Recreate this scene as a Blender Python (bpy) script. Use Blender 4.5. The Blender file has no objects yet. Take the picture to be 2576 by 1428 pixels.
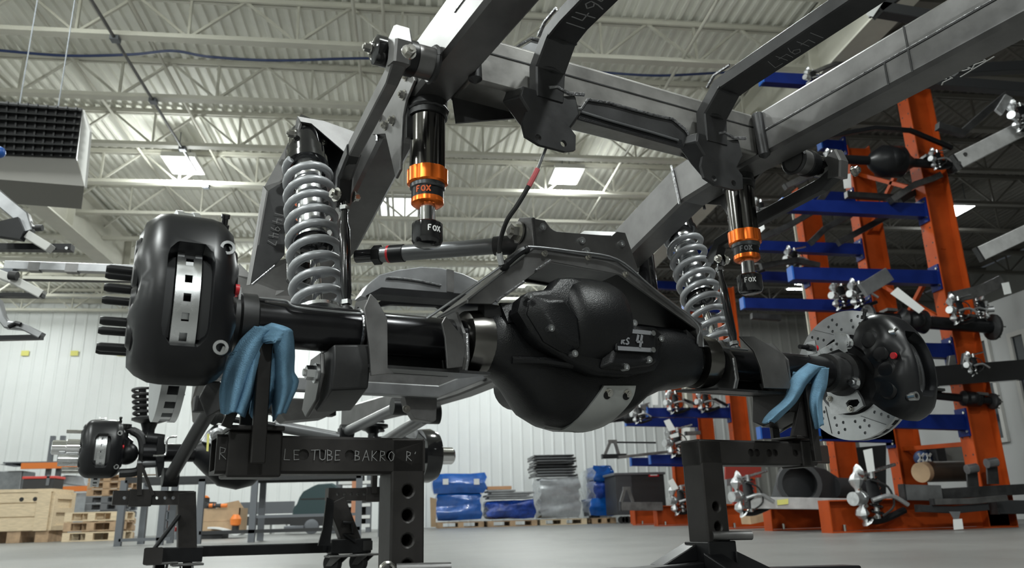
import bpy, bmesh, math, random
from mathutils import Vector as Vec, Matrix, Quaternion
import mathutils.geometry as mgeo
random.seed(7)
C = bpy.context.scene.collection
SC = bpy.context.scene
PI = math.pi
# ------------------------------------------------------------------ camera
FPX, PITCH, ROLL, YAW, CAMZ = 1960.0, math.radians(16.5), math.radians(-1.6), math.radians(7.643), 0.27
_F = Vec((math.sin(YAW)*math.cos(PITCH), math.cos(YAW)*math.cos(PITCH), math.sin(PITCH)))
_R0 = Vec((math.cos(YAW), -math.sin(YAW), 0)); _U0 = _R0.cross(_F)
_R = _R0*math.cos(ROLL) + _U0*math.sin(ROLL); _U = -_R0*math.sin(ROLL) + _U0*math.cos(ROLL)
EYE = Vec((0, 0, CAMZ))
cd = bpy.data.cameras.new('camera'); cam = bpy.data.objects.new('camera', cd); C.objects.link(cam)
cam.matrix_world = Matrix(((_R.x, _U.x, -_F.x, 0), (_R.y, _U.y, -_F.y, 0), (_R.z, _U.z, -_F.z, CAMZ), (0, 0, 0, 1)))
cd.sensor_width = 36.0; cd.lens = 36.0*FPX/2576.0; cd.clip_start = .05; cd.clip_end = 200
cd.dof.use_dof = True; cd.dof.focus_distance = 1.75; cd.dof.aperture_fstop = 7.0
SC.camera = cam
SC.view_settings.view_transform = 'Standard'; SC.view_settings.look = 'None'
SC.view_settings.gamma = 1.0; SC.view_settings.use_curve_mapping = False
SC.view_settings.exposure = 0.0
# ------------------------------------------------------------------ world, lamps and added ceiling fill
wd = bpy.data.worlds.new('World'); SC.world = wd; wd.use_nodes = True
wd.node_tree.nodes['Background'].inputs[0].default_value = (.8, .9, 1, 1)
wd.node_tree.nodes['Background'].inputs[1].default_value = 0.05
LAMP_Z = 6.15
LAMPS = [(x, y, e) for x, e in ((-10.6, 1.0), (-3.9, 1.0), (2.77, .9)) for y in (-7.3, -.6, 6.1, 12.8, 19.6)] + [(11.3, 13.9, .07), (10.7, 19.6, .09), (11.3, 5.0, .05), (11.3, -3.0, .05)]
for lx, ly, e in LAMPS:
  for sx in (-.125, .125):
    ld = bpy.data.lights.new('high_bay_glow', 'AREA'); ld.shape = 'RECTANGLE'; ld.size = .21; ld.size_y = .62
    ld.energy = 112*e*(1.6 if ly < 0 else 1)*(.55 if (lx < -10 and ly > 19) else 1); ld.color = (.95, 1.0, .98)
    pl = bpy.data.lights.new('ceiling_fill', 'POINT'); pl.energy = 46*e*(.45 if lx > 0 else 1); pl.shadow_soft_size = .15; pl.color = (.95, 1.0, .98)  # added fill point under each fixture, only to brighten the roof deck
    po = bpy.data.objects.new('ceiling_fill', pl); po.location = (lx+sx, ly, LAMP_Z-.45); C.objects.link(po)
    lo = bpy.data.objects.new('high_bay_glow', ld); lo.location = (lx+sx, ly, LAMP_Z-.06); C.objects.link(lo)
# ------------------------------------------------------------------ frames of reference
AXA = math.radians(29.0)
UA = Vec((math.cos(YAW-AXA), -math.sin(YAW-AXA), 0)); RA = Vec((-math.sin(YAW-AXA), -math.cos(YAW-AXA), 0)); ZA = Vec((0, 0, 1))
AX0 = Vec((.41351674, 1.69317455, .34630808+CAMZ))     # centre of the rear axle
def V(u, r, z): return AX0 + UA*u + RA*r + ZA*z           # along the axle, towards the rear of the truck, up
def ray(x, y): return _F + _R*((x-1288)/FPX) - _U*((y-714)/FPX)
def hit(x, y, n, p0):
    d = ray(x, y); return EYE + d*((p0-EYE).dot(n)/d.dot(n))
def pu(x, y, u): return hit(x, y, UA, V(u, 0, 0))
def pr(x, y, r): return hit(x, y, RA, V(0, r, 0))
def pz(x, y, z): return hit(x, y, ZA, V(0, 0, z))
def wx(x, y, X): return hit(x, y, Vec((1, 0, 0)), Vec((X, 0, 0)))
def wy(x, y, Y): return hit(x, y, Vec((0, 1, 0)), Vec((0, Y, 0)))
def wz(x, y, Z): return hit(x, y, Vec((0, 0, 1)), Vec((0, 0, Z)))
X1, Y1, Z1 = Vec((1, 0, 0)), Vec((0, 1, 0)), Vec((0, 0, 1))
# ------------------------------------------------------------------ materials
MATS = {}
def mat(name, col, rough=.5, metal=0.0, var=.0, scale=8.0, bump=0.0, bscale=60.0, emit=None, es=1.0, coat=0.0, streak=None, col2=None, spec=.5, alpha=None, trans=0.0):
    if name in MATS: return MATS[name]
    m = bpy.data.materials.new(name); m.use_nodes = True; nt = m.node_tree; N = nt.nodes; L = nt.links
    b = N['Principled BSDF']; b.inputs['Base Color'].default_value = (*col, 1); b.inputs['Roughness'].default_value = rough
    b.inputs['Metallic'].default_value = metal; b.inputs['Coat Weight'].default_value = coat; b.inputs['Specular IOR Level'].default_value = spec
    if trans: b.inputs['Transmission Weight'].default_value = trans
    if emit: b.inputs['Emission Color'].default_value = (*emit, 1); b.inputs['Emission Strength'].default_value = es
    if var or bump or col2:
        tc = N.new('ShaderNodeTexCoord'); mp = N.new('ShaderNodeMapping'); L.new(tc.outputs['Object'], mp.inputs[0])
        if streak: mp.inputs['Scale'].default_value = streak
    if var or col2:
        n = N.new('ShaderNodeTexNoise'); n.inputs['Scale'].default_value = scale; n.inputs['Detail'].default_value = 5; n.inputs['Roughness'].default_value = .6
        L.new(mp.outputs[0], n.inputs['Vector'])
        cr = N.new('ShaderNodeValToRGB'); a = col2 or tuple(max(0, c*(1-var)) for c in col); z = col if col2 else tuple(min(1, c*(1+var)) for c in col)
        cr.color_ramp.elements[0].position = .32; cr.color_ramp.elements[1].position = .68
        cr.color_ramp.elements[0].color = (*a, 1); cr.color_ramp.elements[1].color = (*z, 1)
        L.new(n.outputs['Fac'], cr.inputs[0]); L.new(cr.outputs[0], b.inputs['Base Color'])
        mr = N.new('ShaderNodeMapRange'); mr.inputs[3].default_value = max(.03, rough-.12); mr.inputs[4].default_value = min(1, rough+.12)
        L.new(n.outputs['Fac'], mr.inputs[0]); L.new(mr.outputs[0], b.inputs['Roughness'])
    if bump:
        n2 = N.new('ShaderNodeTexNoise'); n2.inputs['Scale'].default_value = bscale; n2.inputs['Detail'].default_value = 3
        L.new(tc.outputs['Object'], n2.inputs['Vector']); bp = N.new('ShaderNodeBump'); bp.inputs['Strength'].default_value = bump; bp.inputs['Distance'].default_value = .004
        L.new(n2.outputs['Fac'], bp.inputs['Height']); L.new(bp.outputs[0], b.inputs['Normal'])
    MATS[name] = m; return m
steel = mat('raw_steel', (.155, .153, .152), .40, .8, .22, 9, .03, 90)
steel_l = mat('bright_mill_steel', (.30, .305, .315), .36, .9, .16, 7, .03, 90)
steel_d = mat('dark_mill_scale_steel', (.036, .036, .037), .45, .5, .3, 11, .05, 80)
standm = mat('dark_brown_tube_steel', (.020, .018, .0172), .45, .35, .35, 9, .08, 60)
black = mat('satin_black', (.006, .0063, .0072), .38, 0, .15, 12, .02, 200, spec=.3)
blackm = mat('matte_black_coating', (.0045, .0048, .0055), .36, 0, 0, 1, .22, 420, spec=.32)
gloss = mat('gloss_black', (.008, .008, .009), .12, 0, coat=.4)
anod = mat('black_anodised', (.0055, .0058, .007), .34, .0, spec=.35)
rubber = mat('black_rubber', (.012, .012, .012), .6)
alu = mat('machined_aluminium', (.62, .63, .64), .26, 1, .08, 30)
cast = mat('cast_aluminium', (.55, .56, .57), .42, .9, .15, 20, .15, 90)
chrome = mat('chrome', (.78, .78, .79), .07, 1)
zinc = mat('zinc_bolt', (.50, .49, .46), .22, 1, .15, 40)
weldm = mat('weld_bead', (.30, .30, .31), .3, .9, .4, 120, .6, 160)
springm = mat('silver_spring_paint', (.33, .34, .355), .36, .3)
orange_a = mat('orange_anodised', (.85, .17, .02), .26, .75)
orange_p = mat('orange_rack_paint', (.34, .050, .006), .55, 0, .12, 5, spec=.2)
blue_p = mat('blue_rack_paint', (.0025, .0115, .10), .45, 0, .15, 5, spec=.22)
bluel_p = mat('light_blue_arm_end', (.015, .09, .36), .4)
clothm = mat('blue_shop_cloth', (.16, .30, .43), .95, 0, .16, 25, .5, 500, spec=.1)
decalw = mat('white_print', (.75, .75, .75), .5)
decalg = mat('grey_print', (.16, .165, .175), .45)
decalo = mat('orange_print', (.8, .13, .02), .5)
chalk = mat('chalk_marker', (.26, .26, .26), .9)
redp = mat('red_plastic', (.5, .012, .02), .35)
plaster = mat('white_paper', (.7, .71, .7), .8)
rotorm = mat('rotor_steel', (.50, .51, .52), .33, .95, .1, 14)
beige = mat('beige_painted_steel', (.56, .55, .48), .6, 0, .08, 2)
shadedeck = mat('shade_toned_deck', (.20, .19, .17), .65, 0, .08, 1.5); shadejoist = mat('shade_toned_joist', (.18, .17, .15), .6, 0, .08, 2)  # dim light of the right bay put into the deck and joist colours
railalu = mat('pale_brushed_rail', (.62, .62, .62), .5, .55, .10, 12)
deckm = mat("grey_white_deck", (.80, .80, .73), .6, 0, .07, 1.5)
wallm = mat("white_wall_panel", (.68,.70,.695), .5, 0, .03, 1.2)
wallr = mat('grey_wall_panel', (.30, .30, .28), .6, 0, .08, 1.2)
officew = mat('pale_office_wall', (.42, .43, .43), .7)
floorm = mat("grey_concrete", (.148, .148, .142), .42, 0, .10, .9, .02, 30)
wood = mat('pale_pine', (.62, .50, .34), .7, 0, .14, 6, streak=(1, 6, 6))
wood2 = mat('brown_pallet_wood', (.38, .26, .16), .75, 0, .25, 6)
card = mat('cardboard', (.40, .28, .17), .8, 0, .1, 6)
greyp = mat('grey_table_steel', (.14, .15, .165), .5, .4)
teal = mat('dark_teal_plastic', (.018, .045, .05), .4)
dkp = mat('dark_grey_plastic', (.02, .021, .023), .5)
film = mat('clear_stretch_film', (.36, .38, .40), .22, .2, .12, 7, .6, 12, coat=.5)
bfilm = mat('blue_stretch_film', (.006, .085, .36), .2, .1, .2, 6, .9, 12, coat=.5)
sheetm = mat('grey_sheet_stock', (.24, .25, .26), .4, .6, .2, 5)
glow = mat('lamp_diffuser', (1, 1, 1), .5, emit=(.94, 1, .99), es=14)
skyl = mat('skylight_panel', (.9, .9, .9), .5, emit=(.96, 1, .98), es=1.6)
yellow = mat('yellow_tag', (.65, .62, .18), .7)
hosem = mat('blue_air_hose', (.02, .04, .13), .4)
glassd = mat('dark_window_glass', (.02, .025, .03), .06, 0)
heaterd = mat('dark_louvre', (.02, .021, .022), .45)
heaterw = mat('grey_white_casing', (.48, .48, .46), .55)
cream = mat('cream_column_paint', (.58, .56, .48), .6)
# ------------------------------------------------------------------ mesh builder
class MB:
    def __init__(s): s.v, s.f = [], []
    def add(s, vs, fs):
        o = len(s.v); s.v += [Vec(p) for p in vs]; s.f += [tuple(i+o for i in f) for f in fs]; return s
    def box(s, c, ax, ay, az, sx, sy, sz):
        c = Vec(c); ax, ay, az = ax.normalized()*sx/2, ay.normalized()*sy/2, az.normalized()*sz/2
        vs = [c+ax*i+ay*j+az*k for i in (-1, 1) for j in (-1, 1) for k in (-1, 1)]
        return s.add(vs, [(0, 1, 3, 2), (4, 6, 7, 5), (0, 4, 5, 1), (2, 3, 7, 6), (0, 2, 6, 4), (1, 5, 7, 3)])
    def wbox(s, x0, x1, y0, y1, z0, z1):
        return s.box(((x0+x1)/2, (y0+y1)/2, (z0+z1)/2), X1, Y1, Z1, abs(x1-x0), abs(y1-y0), abs(z1-z0))
    def vbox(s, u0, u1, r0, r1, z0, z1):
        return s.box(V((u0+u1)/2, (r0+r1)/2, (z0+z1)/2), UA, RA, ZA, abs(u1-u0), abs(r1-r0), abs(z1-z0))
    def beam(s, p0, p1, w, h, up=Z1):
        p0, p1 = Vec(p0), Vec(p1); d = (p1-p0); a = d.normalized(); side = a.cross(up)
        if side.length < 1e-4: side = a.cross(Vec((1, .3, 0)))
        side.normalize(); u2 = side.cross(a)
        return s.box((p0+p1)/2, a, side, u2, d.length, w, h)
    def rings(s, rs, cap=True, closed=False):
        n = len(rs[0]); vs = [p for r in rs for p in r]; fs = []
        m = len(rs); top = m if closed else m-1
        for i in range(top):
            for j in range(n):
                k = (j+1) % n; i2 = (i+1) % m
                fs.append((i*n+j, i*n+k, i2*n+k, i2*n+j))
        if cap and not closed: fs += [tuple(range(n))[::-1], tuple((m-1)*n+j for j in range(n))]
        return s.add(vs, fs)
    def lathe(s, p0, axis, prof, n=20, closed=False):
        a = Vec(axis).normalized(); e = a.orthogonal().normalized(); g = a.cross(e); p0 = Vec(p0)
        rs = [[p0+a*t+(e*math.cos(2*PI*j/n)+g*math.sin(2*PI*j/n))*max(r, 1e-5) for j in range(n)] for t, r in prof]
        return s.rings(rs, closed=closed)
    def cyl(s, p0, p1, r0, r1=None, n=16, ch=0.0):
        p0, p1 = Vec(p0), Vec(p1); l = (p1-p0).length; r1 = r0 if r1 is None else r1
        pf = [(0, r0-ch), (ch, r0), (l-ch, r1), (l, r1-ch)] if ch else [(0, r0), (l, r1)]
        return s.lathe(p0, p1-p0, pf, n)
    def pipe(s, p0, p1, r0, r1, n=20):
        p0, p1 = Vec(p0), Vec(p1); l = (p1-p0).length
        return s.lathe(p0, p1-p0, [(0, r0), (l, r0), (l, r1), (0, r1)], n, closed=True)
    def hexn(s, p, axis, rad, h, wash=True):
        p = Vec(p); a = Vec(axis).normalized()
        if wash: s.cyl(p, p+a*h*.22, rad*1.35, n=14)
        s.cyl(p+a*h*.2, p+a*h, rad, rad*.96, n=6); s.cyl(p+a*h*.9, p+a*h*1.25, rad*.5, n=8)
        return s
    def prism(s, pts, d):
        pts = [Vec(p) for p in pts]; n = len(pts); d = Vec(d)
        vs = pts + [p+d for p in pts]
        fs = [tuple(range(n))[::-1], tuple(range(n, 2*n))] + [(i, (i+1) % n, n+(i+1) % n, n+i) for i in range(n)]
        return s.add(vs, fs)
    def loft(s, a, b, cap=True): return s.rings([[Vec(p) for p in a], [Vec(p) for p in b]], cap)
    def sweep(s, path, rad, n=8, prof=None, up=None, closed=False):
        P = [Vec(p) for p in path]; m = len(P); T = []
        for i in range(m):
            if closed: t = P[(i+1) % m]-P[i-1]
            else: t = (P[min(i+1, m-1)]-P[max(i-1, 0)])
            T.append(t.normalized())
        e = (up - T[0]*up.dot(T[0])).normalized() if up else T[0].orthogonal().normalized(); rs = []
        for i in range(m):
            if up: e = (up - T[i]*up.dot(T[i])); e = e.normalized() if e.length > 1e-5 else T[i].orthogonal().normalized()
            else: e = (e - T[i]*e.dot(T[i])).normalized()
            g = T[i].cross(e); q = rad[i] if isinstance(rad, (list, tuple)) else rad
            if prof:
                k = 1.0
                if 0 < i < m-1:
                    k = 1.0/max(.5, math.sqrt(max(.1, (1+(P[i]-P[i-1]).normalized().dot((P[i+1]-P[i]).normalized()))/2)))
                rs.append([P[i]+g*x+e*(y*k) for x, y in prof])
            else: rs.append([P[i]+(e*math.cos(2*PI*j/n)+g*math.sin(2*PI*j/n))*q for j in range(n)])
        return s.rings(rs, cap=not closed, closed=closed)
    def sphere(s, c, r, n=14, m=8, ax=None, sc=(1, 1, 1)):
        c = Vec(c); a, b, d = ax or (X1, Y1, Z1); rs = []
        for i in range(m+1):
            th = PI*i/m; q = max(math.sin(th), 1e-4)
            rs.append([c+a*(r*sc[0]*q*math.cos(2*PI*j/n))+b*(r*sc[1]*q*math.sin(2*PI*j/n))+d*(r*sc[2]*math.cos(th)) for j in range(n)])
        return s.rings(rs)
    def hull(s, pts):
        bm = bmesh.new(); [bm.verts.new(p) for p in pts]
        bmesh.ops.convex_hull(bm, input=bm.verts[:]); bm.verts.index_update()
        used = set(v for f in bm.faces for v in f.verts); idx = {v: i for i, v in enumerate(used)}
        s.add([v.co.copy() for v in idx], [tuple(idx[v] for v in f.verts) for f in bm.faces]); bm.free(); return s
def catmull(pts, k=6):
    P = [Vec(p) for p in pts]; out = []
    for i in range(len(P)-1):
        a, b, c, d = P[max(i-1, 0)], P[i], P[i+1], P[min(i+2, len(P)-1)]
        for j in range(k):
            t = j/k; out.append(.5*((2*b)+(c-a)*t+(2*a-5*b+4*c-d)*t*t+(3*b-a-3*c+d)*t**3))
    out.append(P[-1]); return out
def link(name, mb, m, parent=None, bevel=0.0, seg=2, angle=35, cut=None, loc=None, weld=False, flat=False, subdiv=0):
    """one mesh object from a builder that holds world points; parent is a root empty or another part"""
    base = Vec(loc) if loc is not None else (parent['_o'] if False else None)
    if parent is not None: org = ORG[parent.name]
    else: org = Vec(loc) if loc is not None else Vec((0, 0, 0))
    me = bpy.data.meshes.new(name); me.from_pydata([v-org for v in mb.v], [], mb.f)
    bm = bmesh.new(); bm.from_mesh(me)
    if weld: bmesh.ops.remove_doubles(bm, verts=bm.verts[:], dist=1e-5)
    bmesh.ops.recalc_face_normals(bm, faces=bm.faces[:]); bm.to_mesh(me); bm.free()
    o = bpy.data.objects.new(name, me); C.objects.link(o); me.materials.append(m)
    if parent is not None: o.parent = parent
    else: o.location = org
    ORG[o.name] = org
    if cut is not None:
        c2 = bpy.data.meshes.new('cutter'); c2.from_pydata([v-org for v in cut.v], [], cut.f)
        b2 = bmesh.new(); b2.from_mesh(c2); bmesh.ops.recalc_face_normals(b2, faces=b2.faces[:]); b2.to_mesh(c2); b2.free()
        co = bpy.data.objects.new('cutter', c2); C.objects.link(co); co.location = org
        md = o.modifiers.new('cut', 'BOOLEAN'); md.object = co; md.operation = 'DIFFERENCE'; md.solver = 'EXACT'
        bpy.context.view_layer.update(); dg = bpy.context.evaluated_depsgraph_get()
        nm = bpy.data.meshes.new_from_object(o.evaluated_get(dg)); o.modifiers.clear(); o.data = nm
        bpy.data.objects.remove(co); bpy.data.meshes.remove(c2); me = nm; me.name = name
    if bevel:
        md = o.modifiers.new('bevel', 'BEVEL'); md.width = bevel; md.segments = seg; md.limit_method = 'ANGLE'; md.angle_limit = math.radians(40)
    if subdiv:
        md = o.modifiers.new('sub', 'SUBSURF'); md.levels = subdiv; md.render_levels = subdiv
    if not flat and (angle in (25, 30) or bevel):
        md = o.modifiers.new('wn', 'WEIGHTED_NORMAL'); md.keep_sharp = True
    if not flat:
        for p in me.polygons: p.use_smooth = True
        me.set_sharp_from_angle(angle=math.radians(angle if not bevel else 50))
    return o
ORG = {}
def tag(o, label, cat, group=None, kind=None):
    if label: o['label'] = label
    if cat: o['category'] = cat
    if group: o['group'] = group
    if kind: o['kind'] = kind
    return o
def thing(name, loc, label, cat, group=None):
    o = bpy.data.objects.new(name, None); C.objects.link(o); o.location = Vec(loc); o.empty_display_size = .05
    ORG[o.name] = Vec(loc); return tag(o, label, cat, group)
def struct(name, mb, m, parent=None, **k):
    o = link(name, mb, m, parent, **k)
    if parent is None: o['kind'] = 'structure'
    return o
def copytree(o, off, label=None, parent=None, group=None):
    c = o.copy(); C.objects.link(c); ORG[c.name] = ORG[o.name]+Vec(off)
    if parent is None: c.location = o.location+Vec(off)
    else: c.parent = parent
    if label: c['label'] = label
    if group: c['group'] = group
    for ch in list(o.children): copytree(ch, off, parent=c)
    return c
# stroke lettering: each glyph is a list of polylines on a 1 wide x 1.4 high grid
GLY = {'1': [[(.5, 0), (.5, 1.4)]], '4': [[(.65, 0), (.65, 1.4)], [(.15, 1.4), (.1, .6), (.9, .6)]], '9': [[(.85, .9), (.5, .7), (.15, 1.0), (.45, 1.38), (.85, 1.2), (.8, .6), (.55, 0)]],
       '7': [[(.1, 1.35), (.85, 1.35), (.4, 0)]], 'L': [[(.15, 1.4), (.15, 0), (.8, 0)]], 'E': [[(.85, 1.3), (.15, 1.35), (.15, 0), (.85, .05)], [(.15, .7), (.7, .7)]],
       'T': [[(0, 1.35), (1, 1.38)], [(.5, 1.38), (.45, 0)]], 'U': [[(.1, 1.4), (.15, .2), (.5, 0), (.85, .2), (.9, 1.4)]], 'B': [[(.15, 0), (.15, 1.4), (.7, 1.2), (.6, .8), (.15, .72)], [(.15, .72), (.85, .5), (.75, .1), (.15, 0)]],
       'A': [[(0, 0), (.5, 1.4), (1, 0)], [(.2, .5), (.8, .5)]], 'K': [[(.15, 0), (.15, 1.4)], [(.85, 1.35), (.15, .65), (.9, 0)]], 'R': [[(.15, 0), (.15, 1.4), (.8, 1.2), (.7, .8), (.15, .7), (.9, 0)]],
       'O': [[(.5, 0), (.1, .5), (.2, 1.1), (.6, 1.3), (.95, .9), (.85, .2), (.5, 0)]], 'G': [[(.85, 1.1), (.4, 1.3), (.1, .7), (.4, .05), (.9, .3), (.85, .65), (.5, .62)]], "'": [[(.3, 1.1), (.4, 1.4)]],
       'F': [[(.15, 0), (.15, 1.4), (.85, 1.4)], [(.15, .75), (.7, .75)]], 'X': [[(.05, 0), (.95, 1.4)], [(.05, 1.4), (.95, 0)]], 'S': [[(.9, 1.25), (.45, 1.4), (.12, 1.05), (.5, .72), (.88, .4), (.5, 0), (.08, .15)]], 'P': [[(.15, 0), (.15, 1.4), (.8, 1.2), (.7, .75), (.15, .65)]], 'V': [[(.05, 1.4), (.5, 0), (.95, 1.4)]], '-': [[(.1, .7), (.8, .7)]], ' ': []}
def strokes(mb, text, org, ex, ey, h, wd_, adv=1.25, jit=.05, n=None):
    """hand lettering in flat ribbons from org along ex with the letters' up along ey; wd_ is the stroke width"""
    ex, ey = Vec(ex).normalized(), Vec(ey).normalized(); n = n or ex.cross(ey).normalized(); k = h/1.4; x = 0
    for ch in text:
        for line in GLY.get(ch, []):
            q = [Vec(org)+ex*((x+a+random.uniform(-jit, jit))*k)+ey*((b+random.uniform(-jit, jit))*k)+n*.0012 for a, b in line]
            for a, b in zip(q, q[1:]): mb.beam(a-(b-a)*.03, b+(b-a)*.03, wd_, .0012, n)
        x += adv
    return mb
def curved_text(mb, text, c, axis, face, rad, h, wd_, adv=1.2):
    """strokes wrapped round a cylinder: c centre point on the axis at the letters' foot, face = direction of the middle of the word"""
    a = Vec(axis).normalized(); f = Vec(face); f = (f-a*f.dot(a)).normalized(); g = a.cross(f); k = h/1.4; x = -adv*len(text)/2
    def q(px, py):
        t = px*k/rad; return Vec(c)+(f*math.cos(t)+g*math.sin(t))*rad+a*(py*k)
    for ch in text:
        for line in GLY.get(ch, []):
            for (a1, b1), (a2, b2) in zip(line, line[1:]):
                p0, p1 = q(x+a1, b1), q(x+a2, b2); mid = (p0+p1)/2-Vec(c); nn = (mid-a*mid.dot(a)).normalized()
                mb.beam(p0, p1, wd_, .0014, nn)
        x += adv
    return mb
# ------------------------------------------------------------------ the hall
WY = 22.5; DECK = 6.60
mb = MB(); mb.wbox(-16, 16, -12, WY+.3, -.3, 0); struct('floor', mb, floorm, flat=True)
def ribbed(p0, ex, ez, length, height, nrm, pitch=.305, rib=.05, top=.03, dep=.03):
    """ribbed sheet wall: trapezoid ribs standing proud of a flat pan"""
    m = MB(); xs = []; x = 0.0
    while x < length:
        xs += [(x, 0), (x+pitch-rib-2*(rib-top), 0), (x+pitch-rib-(rib-top)/2, dep), (x+pitch-(rib-top)*1.2, dep)]; x += pitch
    xs.append((length, 0)); n = len(xs)
    vs = [Vec(p0)+ex*a+nrm*b+ez*z for z in (0, height) for a, b in xs]
    m.add(vs, [(i, i+1, n+i+1, n+i) for i in range(n-1)])
    q = [Vec(p0)-nrm*.1+ex*a+ez*z for z in (0, height) for a in (0, length)]
    m.add(q, [(0, 1, 3, 2)]); return m
struct('wall_back', ribbed((-16, WY, 0), X1, Z1, 25.6, DECK, -Y1, .305, .05, .03, .016), wallm, angle=20)
struct('wall_rear_dark', ribbed((9.6, WY-.02, 0), X1, Z1, 6.4, DECK, -Y1), wallr, angle=20)
struct('wall_left', ribbed((-16, -12, 0), Y1, Z1, WY+12, DECK, X1, 1.22, .12, .08), wallm, angle=20)
struct('wall_right', ribbed((16, -12, 0), Y1, Z1, WY+12, DECK, -X1, 1.22, .12, .08), wallr, angle=20)
struct('wall_front', ribbed((-16, -12, 0), X1, Z1, 32, DECK, Y1, 1.22, .12, .08), wallr, angle=20)
mb = MB(); mb.wbox(-16, 9.6, WY-.12, WY-.03, 6.28, 6.40); struct('trim_1', mb, beige)
# corrugated roof deck, ribs running to the back wall
BAY = 5.3
mb = MB(); prof = []; x = -16.0
while x < BAY-.1: prof += [(x, 0), (x+.045, 0), (x+.062, .045), (x+.135, .045)]; x += .1524
n = len(prof); mb.add([Vec((a, y, DECK+b)) for y in (-12, WY+.3) for a, b in prof], [(i, i+1, n+i+1, n+i) for i in range(n-1)])
q = [Vec((a, y, DECK+.2)) for y in (-12, WY+.3) for a in (-16, 16.2)]; mb.add(q, [(0, 1, 3, 2)])
ceil = struct('ceiling', mb, deckm, angle=15)
mb = MB(); prof = []  # same deck beyond the girder, in the colour with shade painted in
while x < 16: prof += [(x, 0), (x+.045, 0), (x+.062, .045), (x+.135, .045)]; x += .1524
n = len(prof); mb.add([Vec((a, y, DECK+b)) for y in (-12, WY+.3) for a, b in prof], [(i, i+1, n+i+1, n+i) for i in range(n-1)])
cshade = struct('ceiling', mb, shadedeck, angle=15); cshade['label'] = 'corrugated metal roof deck of the right hand bay, shade painted into its colour, above the orange racks'
ceil['label'] = 'grey white corrugated metal roof deck carried on open web steel joists'
# open web joists
JX = wy(189, 92, 8.73).x; JS = 1.3; ZL, ZU = 5.985, 6.545
webm = {}
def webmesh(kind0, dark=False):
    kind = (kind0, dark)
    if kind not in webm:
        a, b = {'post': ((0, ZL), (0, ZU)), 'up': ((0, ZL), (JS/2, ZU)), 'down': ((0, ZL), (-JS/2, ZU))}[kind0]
        o = link('web_member', MB().beam(Vec((a[0], 0, a[1])), Vec((b[0], 0, b[1])), .03, .034, Y1), shadejoist if dark else beige, ceil, flat=True)
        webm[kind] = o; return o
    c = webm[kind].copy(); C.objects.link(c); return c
for k in range(-2, 10):
    y = 8.73+1.478*k
    if y > WY-.3: break
    jj = {}
    for dark, xa, xb in ((False, -16, BAY), (True, BAY, 16)):  # joists right of the girder take the shaded colour copy
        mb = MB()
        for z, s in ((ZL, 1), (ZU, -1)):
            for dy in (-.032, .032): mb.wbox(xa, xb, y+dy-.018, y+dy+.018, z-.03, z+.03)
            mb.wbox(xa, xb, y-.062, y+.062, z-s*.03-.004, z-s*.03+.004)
        jj[dark] = link('joist', mb, shadejoist if dark else beige, cshade if dark else ceil, flat=True); ORG[jj[dark].name] = Vec((0, 0, 0))
    if k < 0: continue
    i0 = int((-.62*y-1-JX)/JS)-1; i1 = int((.98*y+1-JX)/JS)+1
    for i in range(i0, i1):
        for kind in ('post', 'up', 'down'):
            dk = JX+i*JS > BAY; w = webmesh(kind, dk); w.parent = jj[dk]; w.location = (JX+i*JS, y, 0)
# girders along the hall
for gx, ylo, yhi, zb in ((-6.37, 4.0, WY, 5.57), (5.3, 3.0, WY, 5.57)):
    mb = MB(); s = 1 if gx < 0 else -1
    mb.wbox(gx-.015, gx+.015, ylo, yhi, zb, 6.42); mb.wbox(gx-.17, gx+.17, ylo, yhi, zb-.03, zb); mb.wbox(gx-.17, gx+.17, ylo, yhi, 6.42, 6.45)
    g = link('girder', mb, beige, ceil, flat=True)
    for yy in range(5, 22, 3): link('stiffener', MB().wbox(gx+s*.015, gx+s*.14, yy+.4, yy+.43, zb, 6.42), beige, g, flat=True)
# bridging rods and the dark conduit
for px, z, r_, m_, nm in ((73, 6.44, .022, beige, 'bridging_rod'), (325, 6.44, .022, beige, 'bridging_rod'), (887, 6.44, .022, beige, 'bridging_rod'), (962, 6.40, .022, beige, 'bridging_rod'), (1805, 6.02, .022, beige, 'bridging_rod')):
    x = wz(px, 0, z).x; link(nm, MB().cyl((x, 6.5, z), (x, WY-.1, z), r_, n=8), m_, ceil)
xc = (wz(250, 0, 6.05).x+wz(465, 365, 6.05).x)/2
o = thing('conduit_pipe', (xc, 6.5, 6.08), 'dark steel conduit pipe running under the roof joists toward the back wall', 'pipe')
link('pipe', MB().cyl((xc, 6.5, 5.925), (xc, 12.5, 5.925), .020, n=10), steel, o)
for k in range(-1, 4): link('clamp', MB().wbox(xc-.05, xc+.05, 8.73+1.478*k-.05, 8.73+1.478*k+.05, 5.897, 5.953), greyp, o, flat=True)
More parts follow.
